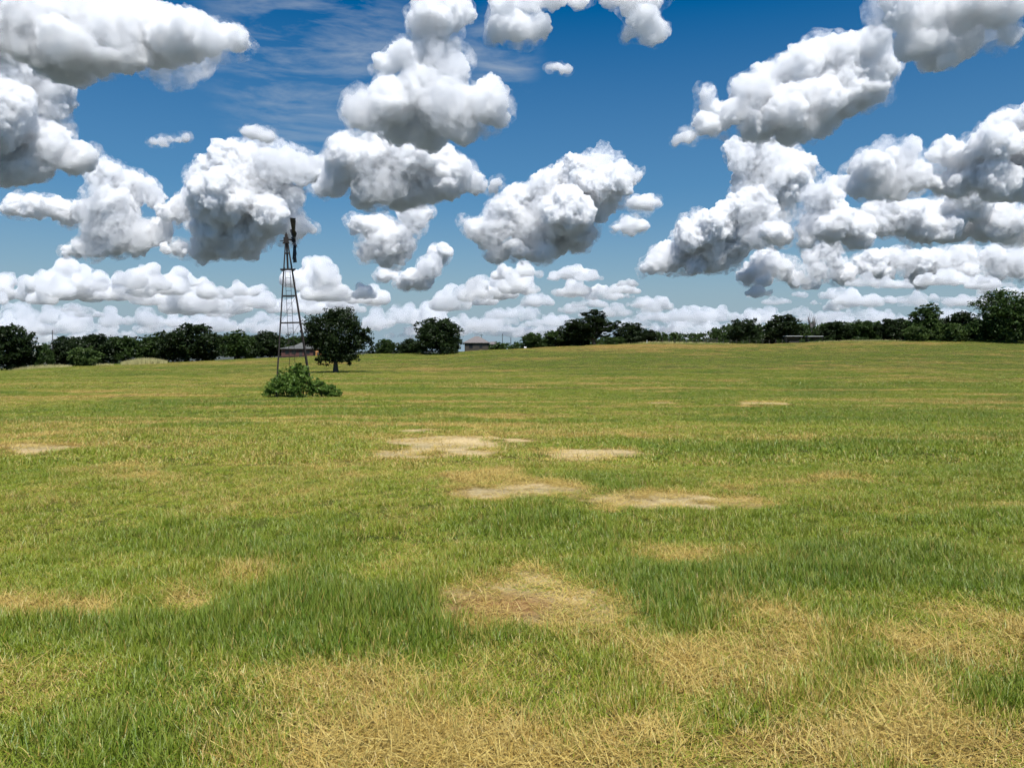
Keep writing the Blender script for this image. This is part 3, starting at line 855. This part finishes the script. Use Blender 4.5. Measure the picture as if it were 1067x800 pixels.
x, y, z = at(497, 0, 250)
zt = EYE + float(slope(365.5)) * 250
h1 = root('house', (x, y, zt))
link('wall', mesh_of([boxp((0, 0, .9), (7.6, 7, 3.4)), boxp((5.4, .6, .7), (3.2, 5, 2.9))], DARKWALL, 'wall'), parent=h1)
link('roof', mesh_of([hip(0, 0, 7.6, 7, 2.65, 2.1, 1.2)], SHINGLE, 'roof'), parent=h1)
link('roof', mesh_of([hip(5.2, .6, 3.6, 5, 2.2, .8, 1.4, .3)], SHINGLE, 'roof'), parent=h1)
window(h1, -1.8, -3.5, 1.5, 1.2, 1.2); window(h1, 1.4, -3.5, 1.6, .9, 1.0); window(h1, 5.4, -1.9, 1.2, 1.0, 1.0)
link('door', mesh_of([boxp((0, -3.53, .95), (.95, .06, 2.1))], WOODP, 'door'), parent=h1)
tag(h1, 'low dark-walled house with a grey-brown hipped roof, right of the round tree', 'house')

x, y, z = at(313, 0, 236)
h2 = root('brick_house', (x, y, z))
link('wall', mesh_of([boxp((0, 0, 1.1), (9.6, 7, 2.6))], BRICK, 'wall'), parent=h2)
link('roof', mesh_of([hip(0, 0, 9.6, 7, 2.4, .75, 5.5, .5)], SHINGLE2, 'roof'), parent=h2)
link('roof', mesh_of([hip(.6, .8, 4.6, 4, 2.98, 1.25, .8, .3)], SHINGLE2, 'roof'), parent=h2)
window(h2, -3.0, -3.5, 1.35, 1.1, 1.0); window(h2, -1.0, -3.5, 1.35, 1.1, 1.0); window(h2, 3.0, -3.5, 1.35, 1.4, 1.0)
link('door', mesh_of([boxp((1.1, -3.53, .95), (.95, .06, 2.0))], WOODP, 'door'), parent=h2)
tag(h2, 'red brick house with pale grey roof seen through the legs of the windmill', 'house')

x, y, z = at(332, 0, 226)
s = root('shed', (x, y, z))
link('wall', mesh_of([boxp((0, 0, .55), (1.5, 1.4, 1.3))], ORANGE, 'wall'), parent=s)
link('roof', mesh_of([([(-.85, -.8, 1.15), (.85, -.8, 1.15), (.85, .8, 1.15), (-.85, .8, 1.15), (-.85, 0, 1.5), (.85, 0, 1.5)], [(0, 1, 5, 4), (2, 3, 4, 5), (1, 2, 5), (3, 0, 4), (3, 2, 1, 0)])], ORANGE, 'roof'), parent=s)
link('door', mesh_of([boxp((.1, -.72, .45), (.6, .05, 1.0))], WOODP, 'door'), parent=s)
tag(s, 'small orange hut under the left edge of the lone oak crown', 'shed')

x, y, z = at(44, 0, 250)
zt = EYE + float(slope(358.5)) * 250
b = root('building', (x, y, z))
hh = zt - z
link('wall', mesh_of([boxp((0, 0, hh / 2 - .9), (7, 8, hh - 1.6))], CREAM, 'wall'), parent=b)
link('roof', mesh_of([([(-3.8, -4.3, hh - 1.7), (3.8, -4.3, hh - 1.7), (3.8, 4.3, hh - 1.7), (-3.8, 4.3, hh - 1.7), (-3.8, 0, hh), (3.8, 0, hh)], [(0, 1, 5, 4), (2, 3, 4, 5), (1, 2, 5), (3, 0, 4), (3, 2, 1, 0)])], PALEMETAL, 'roof'), parent=b)
link('door', mesh_of([boxp((1.5, -4.03, 1.2), (1.2, .06, 2.4))], WHITE, 'door'), parent=b)
tag(b, 'pale cream building showing between the leftmost tree and the pole', 'building')

def pole(u, vtop, Y, label, arm=True, r=.15):
    x, y, z = at(u, 0, Y); top = EYE + float(slope(vtop)) * Y
    p = root('utility_pole', (x, y, z))
    link('post', mesh_of([(lambda t: (t[0], t[1] + [tuple(range(8))[::-1], tuple(range(8, 16))]))(tube([(0, 0, -.5), (0, 0, top - z)], [r, r * .7], 8))], WOODP, 'post'), parent=p)
    if arm:
        link('crossarm', mesh_of([boxp((0, -.16, top - z - .5), (1.5, .1, .12))] + [rod((k * .6, -.16, top - z - .44), (k * .6, -.16, top - z - .28), .04, 6) for k in (-1, 1)], WOODP, 'crossarm'), parent=p)
    tag(p, label, 'utility pole', 'poles on the skyline')
pole(55.2, 344, 212, 'plain dark pole standing up between the left edge tree and the next trees', False, .14)
pole(501.6, 348, 330, 'short pole with crossarm showing above the roof of the grey-roofed house')
pole(523.5, 347.5, 330, 'taller bare pole over the hedge right of the grey-roofed house', False, .16)
pole(532.3, 351.5, 350, 'shortest pole, over the hedge left of the white tank', False, .2)

# dead tree above the right woods
x, y, z = at(845, 0, 246); top = EYE + float(slope(325.5)) * 246 - z
rd = random.Random(9); ps = [tube([(0, 0, -.3), (.05, 0, top * .4), (-.1, 0, top * .62)], [.30, .24, .16], 7)]
for k in range(15):
    a0 = Vector((rd.gauss(0, .1), 0, top * rd.uniform(.42, .62)))
    sgn = -1 if k % 2 else 1
    e = Vector((sgn * rd.uniform(.3, 1.5), rd.gauss(0, .8), top * rd.uniform(.8, 1.0)))
    m = a0.lerp(e, .5) + Vector((sgn * .35, rd.gauss(0, .2), -.2))
    ps.append(tube([a0, m, e], [.12, .08, .035], 5))
    e2 = m + Vector((sgn * rd.uniform(.2, .7), rd.gauss(0, .4), rd.uniform(.6, 1.5))); ps.append(tube([m, e2], [.06, .02], 4))
V, F = merge(ps); me = np_mesh('trunk', V, F, True); dwood = painted('dead_grey_wood', (.20, .18, .17)); me.materials.append(dwood)
dt = root('dead_tree', (x, y, z)); link('trunk', me, parent=dt)
tag(dt, 'bare dead tree whose leafless branches poke above the right woods', 'tree')

# open feed sheds with flat pale roofs
def feed_shed(u0, u1, vtop, Y, label):
    x0, y, z = at(u0, 0, Y); x1, _, _ = at(u1, 0, Y)
    top = EYE + float(slope(vtop)) * Y - z; w = x1 - x0
    r = root('feed_shed', ((x0 + x1) / 2, y, z))
    link('roof', mesh_of([boxp((0, 0, top), (w, 2.4, .16))], PALEMETAL, 'roof'), parent=r)
    link('back_panel', mesh_of([boxp((0, 1.0, top * .6), (w - .5, .06, top * .7))], DARKWALL, 'back_panel'), parent=r)
    for sx in (-1, 1):
        for sy in (-1, 1):
            link('post', mesh_of([boxp((sx * (w / 2 - .25), sy * .95, top / 2 - .15), (.12, .12, top - .1))], WOODP, 'post'), parent=r)
    tag(r, label, 'shed', 'open sheds by the fence')
feed_shed(817, 834.5, 350.2, 221, 'left one of two low open sheds with flat pale roofs before the right woods')
feed_shed(840, 856, 350.4, 223, 'right one of two low open sheds with flat pale roofs, below the dead tree')
x, y, z = at(827, 0, 214.5)
tr = root('box', (x, y, z))  # long low open box in dark brown on two legs
link('box_shell', mesh_of([boxp((0, 0, .12), (2.7, .6, .06)), boxp((0, -.29, .3), (2.7, .05, .36)), boxp((0, .29, .3), (2.7, .05, .36)), boxp((-1.33, 0, .3), (.05, .53, .36)), boxp((1.33, 0, .3), (.05, .53, .36))], DARKWALL, 'box_shell'), parent=tr)
for sx in (-1, 1):
    link('leg', mesh_of([boxp((sx * 1.0, 0, .0), (.1, .5, .18))], WOODP, 'leg'), parent=tr)
tag(tr, 'long low dark trough in the dry grass in front of the left open shed', 'box')

# wire fence with dark posts and a gate
def fence(u0, u1, n, Y, label):
    f = root('wire_fence', at(u0, 0, Y)); o = Vector(f.location); tops = []
    for k in range(n):
        u = u0 + (u1 - u0) * k / (n - 1); p = Vector(at(u, 0, Y)) - o; h = 1.25 + .1 * math.sin(k * 3.1)
        link('post', mesh_of([rod((p.x, p.y, p.z - .3), (p.x + .03 * math.sin(k * 5.), p.y, p.z + h), .085, 6)], WOODP, 'post'), parent=f)
        tops.append(p)
    ps = []
    for hz in (.4, .75, 1.1):
        for a, b_ in zip(tops[:-1], tops[1:]):
            ps.append(rod((a.x, a.y, a.z + hz), (b_.x, b_.y, b_.z + hz), .008, 4))
    link('wires', mesh_of(ps, RUST, 'wires'), parent=f)
    tag(f, label, 'fence')
fence(684, 734, 9, 217, 'wire fence on thin posts left of the dark gate, before the right woods')
fence(747, 815, 11, 217, 'wire fence on thin posts between the dark gate and the open sheds')
g = root('gate', at(740.5, 0, 217))
link('frame', mesh_of([rod((-1.6, 0, 1.25), (1.6, 0, 1.25), .05, 6), rod((-1.6, 0, .3), (1.6, 0, .3), .05, 6)] + [rod((-1.6, 0, zz), (1.6, 0, zz), .025, 5) for zz in (.55, .8, 1.02)] + [rod((sx, 0, .3), (sx, 0, 1.25), .04, 6) for sx in (-1.6, 0, 1.6)], WOODP, 'frame'), parent=g)
for sx in (-1, 1):
    link('post', mesh_of([rod((sx * 1.75, 0, -.3), (sx * 1.75, 0, 1.65), .13, 8)], WOODP, 'post'), parent=g)
tag(g, 'dark barred gate between thick posts at the far field edge', 'gate')

x, y, z = at(547.3, 0, 214)
wt = root('tank', (x, y, z))
link('body', mesh_of([(lambda t: (t[0], t[1] + [tuple(range(12))[::-1], tuple(range(36, 48))]))(tube([(-.36, 0, .3), (-.34, 0, .3), (.34, 0, .3), (.36, 0, .3)], [.22, .27, .27, .22], 12))], WHITE, 'body'), parent=wt)
for sx in (-1, 1):
    link('foot', mesh_of([boxp((sx * .22, 0, .02), (.08, .4, .14))], WOODP, 'foot'), parent=wt)
tag(wt, 'small white tank on the far field edge below the small rounded tree', 'tank')
x, y, z = at(674, 0, 213)
mp_ = link('marker_post', mesh_of([rod((0, 0, -.2), (0, 0, .85), .07, 8), rod((0, 0, .85), (0, 0, .92), .05, 8)], WHITE, 'marker_post'))
mp_.location = (x, y, z)
tag(mp_, 'short white marker post in dry grass right of the tallest central tree', 'post')
# ------------------------------------------------------------------ clouds (real volumes of droplets kilometres away)
cm = bpy.data.materials.new('cloud_droplets')
cm.use_nodes = True
cn = cm.node_tree
cn.nodes.clear()
co_ = cn.nodes.new('ShaderNodeOutputMaterial')
cv = cn.nodes.new('ShaderNodeVolumeScatter')
cv.inputs['Color'].default_value = (1, 1, 1, 1)
cv.inputs['Density'].default_value = CLOUD_DENSITY = 0.085
cv.inputs['Anisotropy'].default_value = 0.2
cn.links.new(cv.outputs[0], co_.inputs['Volume'])
# droplets thin out unevenly towards the outside of each billow
cg = cn.nodes.new('ShaderNodeNewGeometry')
cz = cn.nodes.new('ShaderNodeTexNoise')
cz.inputs['Scale'].default_value = 1 / 110.0; cz.inputs['Detail'].default_value = 8; cz.inputs['Roughness'].default_value = .70
cn.links.new(cg.outputs['Position'], cz.inputs['Vector'])
cr_ = cn.nodes.new('ShaderNodeMapRange')
cn.links.new(cz.outputs['Fac'], cr_.inputs['Value'])
for k_, x_ in zip((1, 2, 3, 4), (.37, .60, 0.0, CLOUD_DENSITY)): cr_.inputs[k_].default_value = x_
cn.links.new(cr_.outputs[0], cv.inputs['Density'])

_ico = bmesh.new()
bmesh.ops.create_icosphere(_ico, subdivisions=2, radius=1.0)
ICO_V = np.array([v.co[:] for v in _ico.verts])
ICO_F = np.array([[v.index for v in f.verts] for f in _ico.faces])
_ico.free()

def tex(kind, size, depth=2):
    t = bpy.data.textures.new('billow', kind)
    t.noise_scale = size
    if kind == 'CLOUDS':
        t.noise_depth = depth
    return t
T6, T7, T0, T1, T2, T3, T5, T4 = tex('CLOUDS', 7, 4), tex('CLOUDS', 3, 2), tex('CLOUDS', 24, 4), tex('VORONOI', 26), tex('VORONOI', 11), tex('VORONOI', 5.0), tex('VORONOI', 2.6), tex('CLOUDS', 9, 3)

def cloud_mesh(blobs, rnd, base=None, vox=1.7, depth=0.6, disp=1.0, kids=7, grow=1.0, fine=True):
    """union of blobs in photo-pixel units (x right, z up, y away); billowed; returns verts (px units) and faces"""
    allb = []
    for (x, y, r) in blobs:
        r *= grow
        cy = rnd.gauss(0, depth) * r
        allb.append((x, cy, -y, r, rnd.uniform(.78, .95)))
        for k in range(kids if r > 6 else 3):
            th = rnd.uniform(0, 2 * math.pi)
            ph = rnd.uniform(-.35, 1.0)
            q = math.sqrt(max(0, 1 - ph * ph))
            rr = r * rnd.uniform(.28, .5)
            d = r * rnd.uniform(.52, .82)
            allb.append((x + d * q * math.cos(th), cy + d * q * math.sin(th), -y + d * ph * .85, rr, rnd.uniform(.8, 1)))
    V, F, n = [], [], 0
    for (x, cy, z, r, sq) in allb:
        v = ICO_V * np.array((r, r, r * sq)) + np.array((x, cy, z))
        V.append(v); F.append(ICO_F + n); n += len(v)
    V = np.concatenate(V); F = np.concatenate(F)
    if base is not None:
        low = V[:, 2] < -base
        V[low, 2] = -base + (V[low, 2] + base) * .25
    me = np_mesh('tmp', V, F)
    ob = bpy.data.objects.new('tmp', me)
    sc.collection.objects.link(ob)
    def rem(v):
        rm = ob.modifiers.new('r', 'REMESH'); rm.mode = 'VOXEL'; rm.voxel_size = v
    def dis(t, s, mid):
        d = ob.modifiers.new('d', 'DISPLACE')
        d.texture = t; d.strength = s * disp; d.mid_level = mid; d.texture_coords = 'LOCAL'
    rem(vox * 1.4)
    dis(T0, 20, .36); dis(T1, -3, .62)
    rem(vox * 1.1)
    dis(T2, -4.0, .55); dis(T4, 6.0, .5)
    rem(vox)
    if fine:
        dis(T3, -4.5, .5); dis(T6, 5.0, .5)
        rem(vox * .9)
        dis(T7, 3.0, .5)
    dg = bpy.context.evaluated_depsgraph_get()
    ev = ob.evaluated_get(dg)
    m2 = ev.to_mesh()
    nv = len(m2.vertices)
    co = np.empty(nv * 3, np.float32); m2.vertices.foreach_get('co', co); co = co.reshape(-1, 3).astype(float)
    m2.calc_loop_triangles()
    tri = np.empty(len(m2.loop_triangles) * 3, np.int32); m2.loop_triangles.foreach_get('vertices', tri)
    ev.to_mesh_clear()
    bpy.data.objects.remove(ob); bpy.data.meshes.remove(me)
    return co, tri.reshape(-1, 3)

CLOUD_H = 1250.0
def place_cloud(co, base_v, dist=None):
    """pixel units -> world metres: the cloud stands at the distance where its base reaches the condensation height"""
    if dist is None:
        el = math.atan2(ray(533, base_v)[2], ray(533, base_v)[1])
        dist = CLOUD_H / math.tan(max(el, R(2.2)))
    s = dist / FPX
    u, v = co[:, 0], -co[:, 2]
    x = (u - 533.5) / FPX
    y = (400.0 - v) / FPX
    W = np.stack((x, CP + y * SP, -SP + y * CP), 1) * dist
    W[:, 1] += co[:, 1] * s
    W[:, 2] += EYE
    return W

def cumulus(x, base, w, h, rnd):
    n = max(4, int(w / max(5, h * .45)))
    out = []
    for i in range(n):
        a = (i + rnd.uniform(.2, .8)) / n * 2 - 1
        prof = (1 - abs(a) ** 1.7) * rnd.uniform(.55, 1.1)
        r = max(2.2, h * .42 * (.45 + .7 * prof))
        out.append((x + a * (w / 2 - r * .5), base - r * .55, r))
        if prof > .35:
            out.append((x + a * (w / 2) * .9 + rnd.uniform(-2, 2), base - h * prof * .75, r * rnd.uniform(.5, .8)))
    return out

CLOUDS = [
 ('wide grey-bellied cloud across the top left corner, highest of the left clouds', 60,
  [(-45,0,45),(10,8,45),(65,12,44),(115,28,36),(150,25,34),(190,40,27),(222,42,20),(243,42,12),(118,72,19),(85,58,24),(35,42,28),(-10,38,30),(140,62,14),(100,80,16),(125,85,12),(75,45,30),(40,52,30),(150,80,9)]),
 ('ragged tall cloud cut by the left edge under the wide top cloud', 185,
  [(0,82,42),(34,88,27),(12,128,42),(50,150,22),(8,165,28),(72,162,16),(92,160,8),(42,176,13),(-5,180,15),(44,108,12)]),
 ('cloud with one upright tower and a thin arm reaching left, near the left edge', 263,
  [(118,194,18),(112,182,11),(129,188,10),(124,218,18),(108,240,18),(138,246,18),(162,240,11),(85,259,8),(70,263,4.5),(97,260,8),(120,256,12),(24,215,11),(8,213,7),(44,218,11),(64,223,11),(86,218,12),(152,205,9),(153,190,4.5)]),
 ('broad cloud with grey middle directly behind and left of the windmill head', 262,
  [(245,182,26),(262,163,13),(285,177,22),(300,165,12),(320,178,16),(335,173,8),(225,192,20),(205,204,14),(187,213,12),(173,222,7),(242,215,32),(270,210,28),(228,235,22),(252,240,22),(298,203,13),(290,226,17),(310,235,10),(324,239,4.5),(278,236,15),(218,257,14),(240,262,12),(206,262,8),(256,264,7),(215,243,9),(183,260,8),(174,259,4),(195,260,5)]),
 ('thin flat white streak of cloud alone in the blue, above the long-armed cloud', 152, [(153,149,3.2),(160,148,3.8),(168,147.5,4.2),(176,147,4.2),(184,145.5,3.8),(191,143,3.2)]),
 ('small detached puff above the broad cloud by the windmill', 148, [(266,140,8),(258,138,5),(277,143,6)]),
 ('middle cloud of the stacked pair, flat-based and just under the mushroom-shaped one', 212,
  [(375,172,26),(400,166,26),(430,166,27),(455,172,21),(470,187,18),(490,190,10),(400,190,24),(440,195,18),(350,194,11),(334,195,7),(385,204,12),(362,162,13),(420,200,20)]),
 ('small upright puff right of the flat-based stacked cloud', 205, [(517,189,6),(514,196,4.5)]),
 ('mushroom-shaped cloud with a tower above, upper middle of the sky', 145,
  [(455,20,22),(476,15,16),(440,20,12),(450,45,20),(425,60,14),(460,57,17),(410,68,9),(396,70,6),(385,115,21),(371,113,9),(410,110,25),(440,96,24),(465,82,20),(474,70,10),(470,115,27),(498,110,23),(510,95,13),(519,124,9),(440,130,20),(480,133,17),(410,126,18),(455,0,20)]),
 ('twisted small cloud hanging below the flat-based stacked cloud', 275,
  [(390,235,15),(408,250,16),(386,262,10),(400,265,12),(430,232,10),(440,224,8),(425,222,7),(375,235,6),(420,256,9),(418,273,4.5)]),
 ('little rising cloud with a knob on top, low in the middle', 301,
  [(455,266,9),(462,262,7),(446,280,10),(430,290,10),(420,296,7),(440,295,8),(400,287,5),(410,287,3)]),
 ('large layered cloud alone in the middle right of the sky', 266,
  [(510,240,15),(495,240,8),(530,225,19),(550,210,22),(570,196,20),(600,186,22),(622,174,14),(630,195,20),(648,186,14),(664,182,5.5),(560,240,22),(590,225,25),(618,214,18),(600,243,16),(580,254,12),(540,262,10),(520,267,6),(608,246,8),(565,262,11)]),
 ('small round puff upper of two right of the large layered cloud', 220, [(672,212,9),(662,212,6),(684,212,4.5)]),
 ('small flat puff lower of two right of the large layered cloud', 242, [(655,235,9),(641,237,5),(668,235,6)]),
 ('two-lobed cloud at the top edge right of the mushroom-shaped cloud', 42,
  [(540,28,13),(520,32,9),(556,26,11),(525,8,11),(550,1,14),(580,-2,12),(600,-4,9),(637,-5,11),(651,-4,6)]),
 ('hourglass cloud at the top edge, alone in the blue', 48, [(665,5,13),(676,-6,14),(670,24,14),(655,34,8),(686,32,8),(676,41,7)]),
 ('tiny white wisp alone in the blue right of the mushroom-shaped cloud', 78, [(582,70,5.5),(587,72,5),(591,74,4),(577,69.5,4.5),(573,69,4)]),
 ('long slanting dark-bellied cloud rising towards the top right corner', 148,
  [(715,142,6),(705,146,3.6),(735,132,10),(741,108,6),(738,96,3.5),(760,118,16),(785,98,20),(805,82,18),(830,68,18),(855,57,18),(880,57,20),(905,52,17),(900,85,26),(870,95,29),(840,110,25),(815,120,21),(790,125,17),(910,72,20),(860,124,16),(830,137,12),(795,138,9)]),
 ('billowy cloud cut by the top edge at the top right', 72,
  [(940,0,22),(970,10,26),(1000,10,28),(1028,12,25),(1048,5,16),(935,18,15),(960,44,18),(990,48,16),(985,63,6),(1020,35,18),(1050,38,6)]),
 ('tall heaped cloud stepping down left, over the middle of the right trees', 284,
  [(790,160,18),(770,156,8),(775,171,14),(815,166,18),(835,172,13),(846,181,6),(795,186,22),(820,196,18),(790,206,14),(785,216,20),(765,226,17),(740,241,20),(720,251,18),(700,265,16),(685,273,11),(675,279,6),(740,265,20),(765,250,20),(720,279,9),(785,242,17),(800,226,18)]),
 ('dark-based pointed cloud between the heaped cloud and the right edge', 206,
  [(925,172,20),(940,162,12),(948,153,6),(905,180,16),(955,182,16),(975,192,10),(986,195,5),(893,196,9),(940,194,14),(915,197,11)]),
 ('high bank of cloud cut by the right edge', 205,
  [(1065,127,18),(1050,137,20),(1020,156,20),(1000,166,16),(985,150,6),(976,160,6),(1040,165,24),(1065,160,24),(1000,186,16),(1030,190,20),(1060,193,20),(1085,140,30)]),
 ('long flat-based bank of cloud running to the right edge below the pointed cloud', 255,
  [(862,217,14),(875,193,12),(850,207,14),(865,236,16),(845,241,12),(890,240,15),(920,226,18),(945,226,17),(970,221,17),(1000,217,18),(960,240,15),(1000,233,17),(1030,233,15),(1055,235,15),(980,241,11),(1045,236,13),(1030,240,11),(820,241,10),(802,243,10),(838,254,6),(1085,232,18)]),
 ('grey flat lower bank filling the gap under the long flat-based bank at the right', 292,
  [(800,275,11),(785,285,9),(815,279,9),(830,290,7),(790,297,6),(880,284,9),(905,274,12),(930,270,11),(955,272,10),(980,272,10),(1005,268,11),(1030,268,10),(1060,272,12),(1085,272,14),(920,286,8),(960,287,8),(1000,284,9),(1040,287,8),(850,282,7),(845,268,6),(862,262,7),(868,274,7)]),
]
wm_ = cm.copy(); wm_.name = 'thin_cloud_veil'
wmr = wm_.node_tree.nodes['Map Range']; wmr.inputs[1].default_value = .48; wmr.inputs[2].default_value = .76; wmr.inputs[4].default_value = .027
wm_.node_tree.nodes['Noise Texture'].inputs['Scale'].default_value = 1 / 75.0
rc = random.Random(11)
for lab, base, blobs in CLOUDS:
    small = max(b[2] for b in blobs) < 12
    co, tri = cloud_mesh(blobs, rc, base=base, vox=.8 if small else 1.2, disp=.5 if small else 1.0, grow=1.08 if small else 1.02)
    W = place_cloud(co, base)
    c0 = W.mean(0); c0[2] = W[:, 2].min()
    o = link('cloud', np_mesh('cloud', W - c0, tri, True), cm)
    o.location = c0
    tag(o, lab, 'cloud', 'fair-weather clouds')
    rr_ = random.Random(len(lab))
    fringe = [(x + rr_.gauss(0, r * .18), y + rr_.gauss(0, r * .12), r * rr_.uniform(.95, 1.10) + 3.0) for (x, y, r) in blobs]
    for (x, y, r) in (blobs if not small else []):            # torn shreds hanging off the sides and below
        if r > 8 and rr_.random() < .75:
            a_ = rr_.uniform(-.5, 3.6); q_ = rr_.uniform(1.0, 1.3)
            sx_, sy_ = x + math.cos(a_) * r * q_, min(y + math.sin(a_) * r * q_ * .9, base + 4)
            for k_ in range(3):
                fringe.append((sx_ + rr_.gauss(0, 4), sy_ + rr_.gauss(0, 2), rr_.uniform(2.5, 5.5)))
    co, tri = cloud_mesh(fringe, rr_, base=base + 3, vox=1.6 if small else 2.4, disp=.6 if small else 1.2, kids=5, grow=1.06, fine=False)
    W = place_cloud(co, base)
    link('wisps', np_mesh('wisps', W - c0, tri, True), wm_, parent=o)

# the far bank of small clouds low over the horizon: one uncountable mass
UNITS = [  # x, base, width, height
 (-5,312,40,26),(28,312,40,20),(55,305,34,18),(84,311,60,30),(108,308,30,18),(128,312,40,18),(155,300,40,18),(178,305,40,20),(205,298,30,10),(195,325,70,34),
 (225,310,40,14),(245,325,40,16),(268,320,36,18),(292,325,40,14),(325,300,50,34),(340,312,56,22),(318,322,50,20),(365,326,40,14),
 (20,340,44,18),(55,336,30,16),(8,350,40,12),(115,338,22,14),(150,338,40,16),(170,345,60,14),(225,344,50,12),(270,345,60,14),(120,352,50,9),(40,356,60,8),
 (395,340,40,14),(420,336,50,18),(450,340,40,22),(468,322,44,24),(495,312,36,18),(520,310,44,20),(545,305,34,16),(548,288,36,12),(560,318,44,12),(480,345,60,12),(520,338,40,12),
 (598,290,56,14),(600,308,40,14),(628,312,40,10),(650,306,40,11),(600,325,40,9),(640,328,44,9),(575,340,56,12),(610,345,50,9),(660,342,60,8),
 (685,322,40,11),(705,335,50,9),(752,334,60,14),(722,336,60,12),(690,334,50,10),(790,308,30,10),(810,316,36,6),(770,342,60,8),(800,335,50,9),
 (885,318,42,12),(872,322,30,8),(930,300,50,9),(985,296,70,12),(1030,300,60,10),
 (960,315,80,9),(1020,318,80,9),(860,336,60,9),(920,335,80,9),(990,334,80,9),(1050,330,60,10),(845,300,20,8),
 (90,330,40,8),(305,340,40,9),(350,340,50,12),(540,350,80,8),(700,348,60,7),(430,352,60,8),
 (80,345,80,12),(180,347,80,12),(300,346,80,12),(460,348,80,12),(580,350,90,12),(690,350,80,11),(780,350,90,11),(880,347,90,12),(960,347,90,12),(1050,345,90,13),(10,348,80,12),(-60,320,90,30),(-120,330,90,30),(1120,300,90,30),(1170,320,90,30),
]
for band in range(3):
    lo, hi = ((0, 313), (313, 331), (331, 400))[band]
    FV, FF, nn = [], [], 0
    for (x, b, w, h) in UNITS:
        if not (lo <= b < hi): continue
        for k in range(3 if w > 30 else 2):
            q_ = rc.uniform(.35, 1.0) if k else 1.0
            xx = x + (rc.uniform(-.8, .8) * w if k else 0); bb = b + (rc.uniform(-9, 5) if k else 0)
            co, tri = cloud_mesh(cumulus(xx, bb, w * q_, h * 1.45 * q_, rc), rc, base=bb, vox=1.0, disp=.30, kids=5)
            W = place_cloud(co, b, (12500, 16500, 22000)[band] + rc.uniform(-1500, 1500))
            FV.append(W); FF.append(tri + nn); nn += len(W)
    fm = cm.copy(); fm.name = 'far_cloud_droplets'
    fm.node_tree.nodes['Map Range'].inputs[4].default_value = (.030, .018, .010)[band]
    fm.node_tree.nodes['Noise Texture'].inputs['Scale'].default_value = 1 / 330.0
    [n_ for n_ in fm.node_tree.nodes if n_.type == 'VOLUME_SCATTER'][0].inputs['Color'].default_value = (.95, .965, .985, 1)  # bluish tint and thinner density put the air's haze into the far clouds
    far = link('clouds', np_mesh('clouds', np.concatenate(FV), np.concatenate(FF), True), fm)
    tag(far, ('upper row of small distant clouds over the horizon', 'middle row of small distant clouds over the horizon', 'lowest hazy row of small distant clouds on the horizon')[band], 'clouds', None, 'stuff')
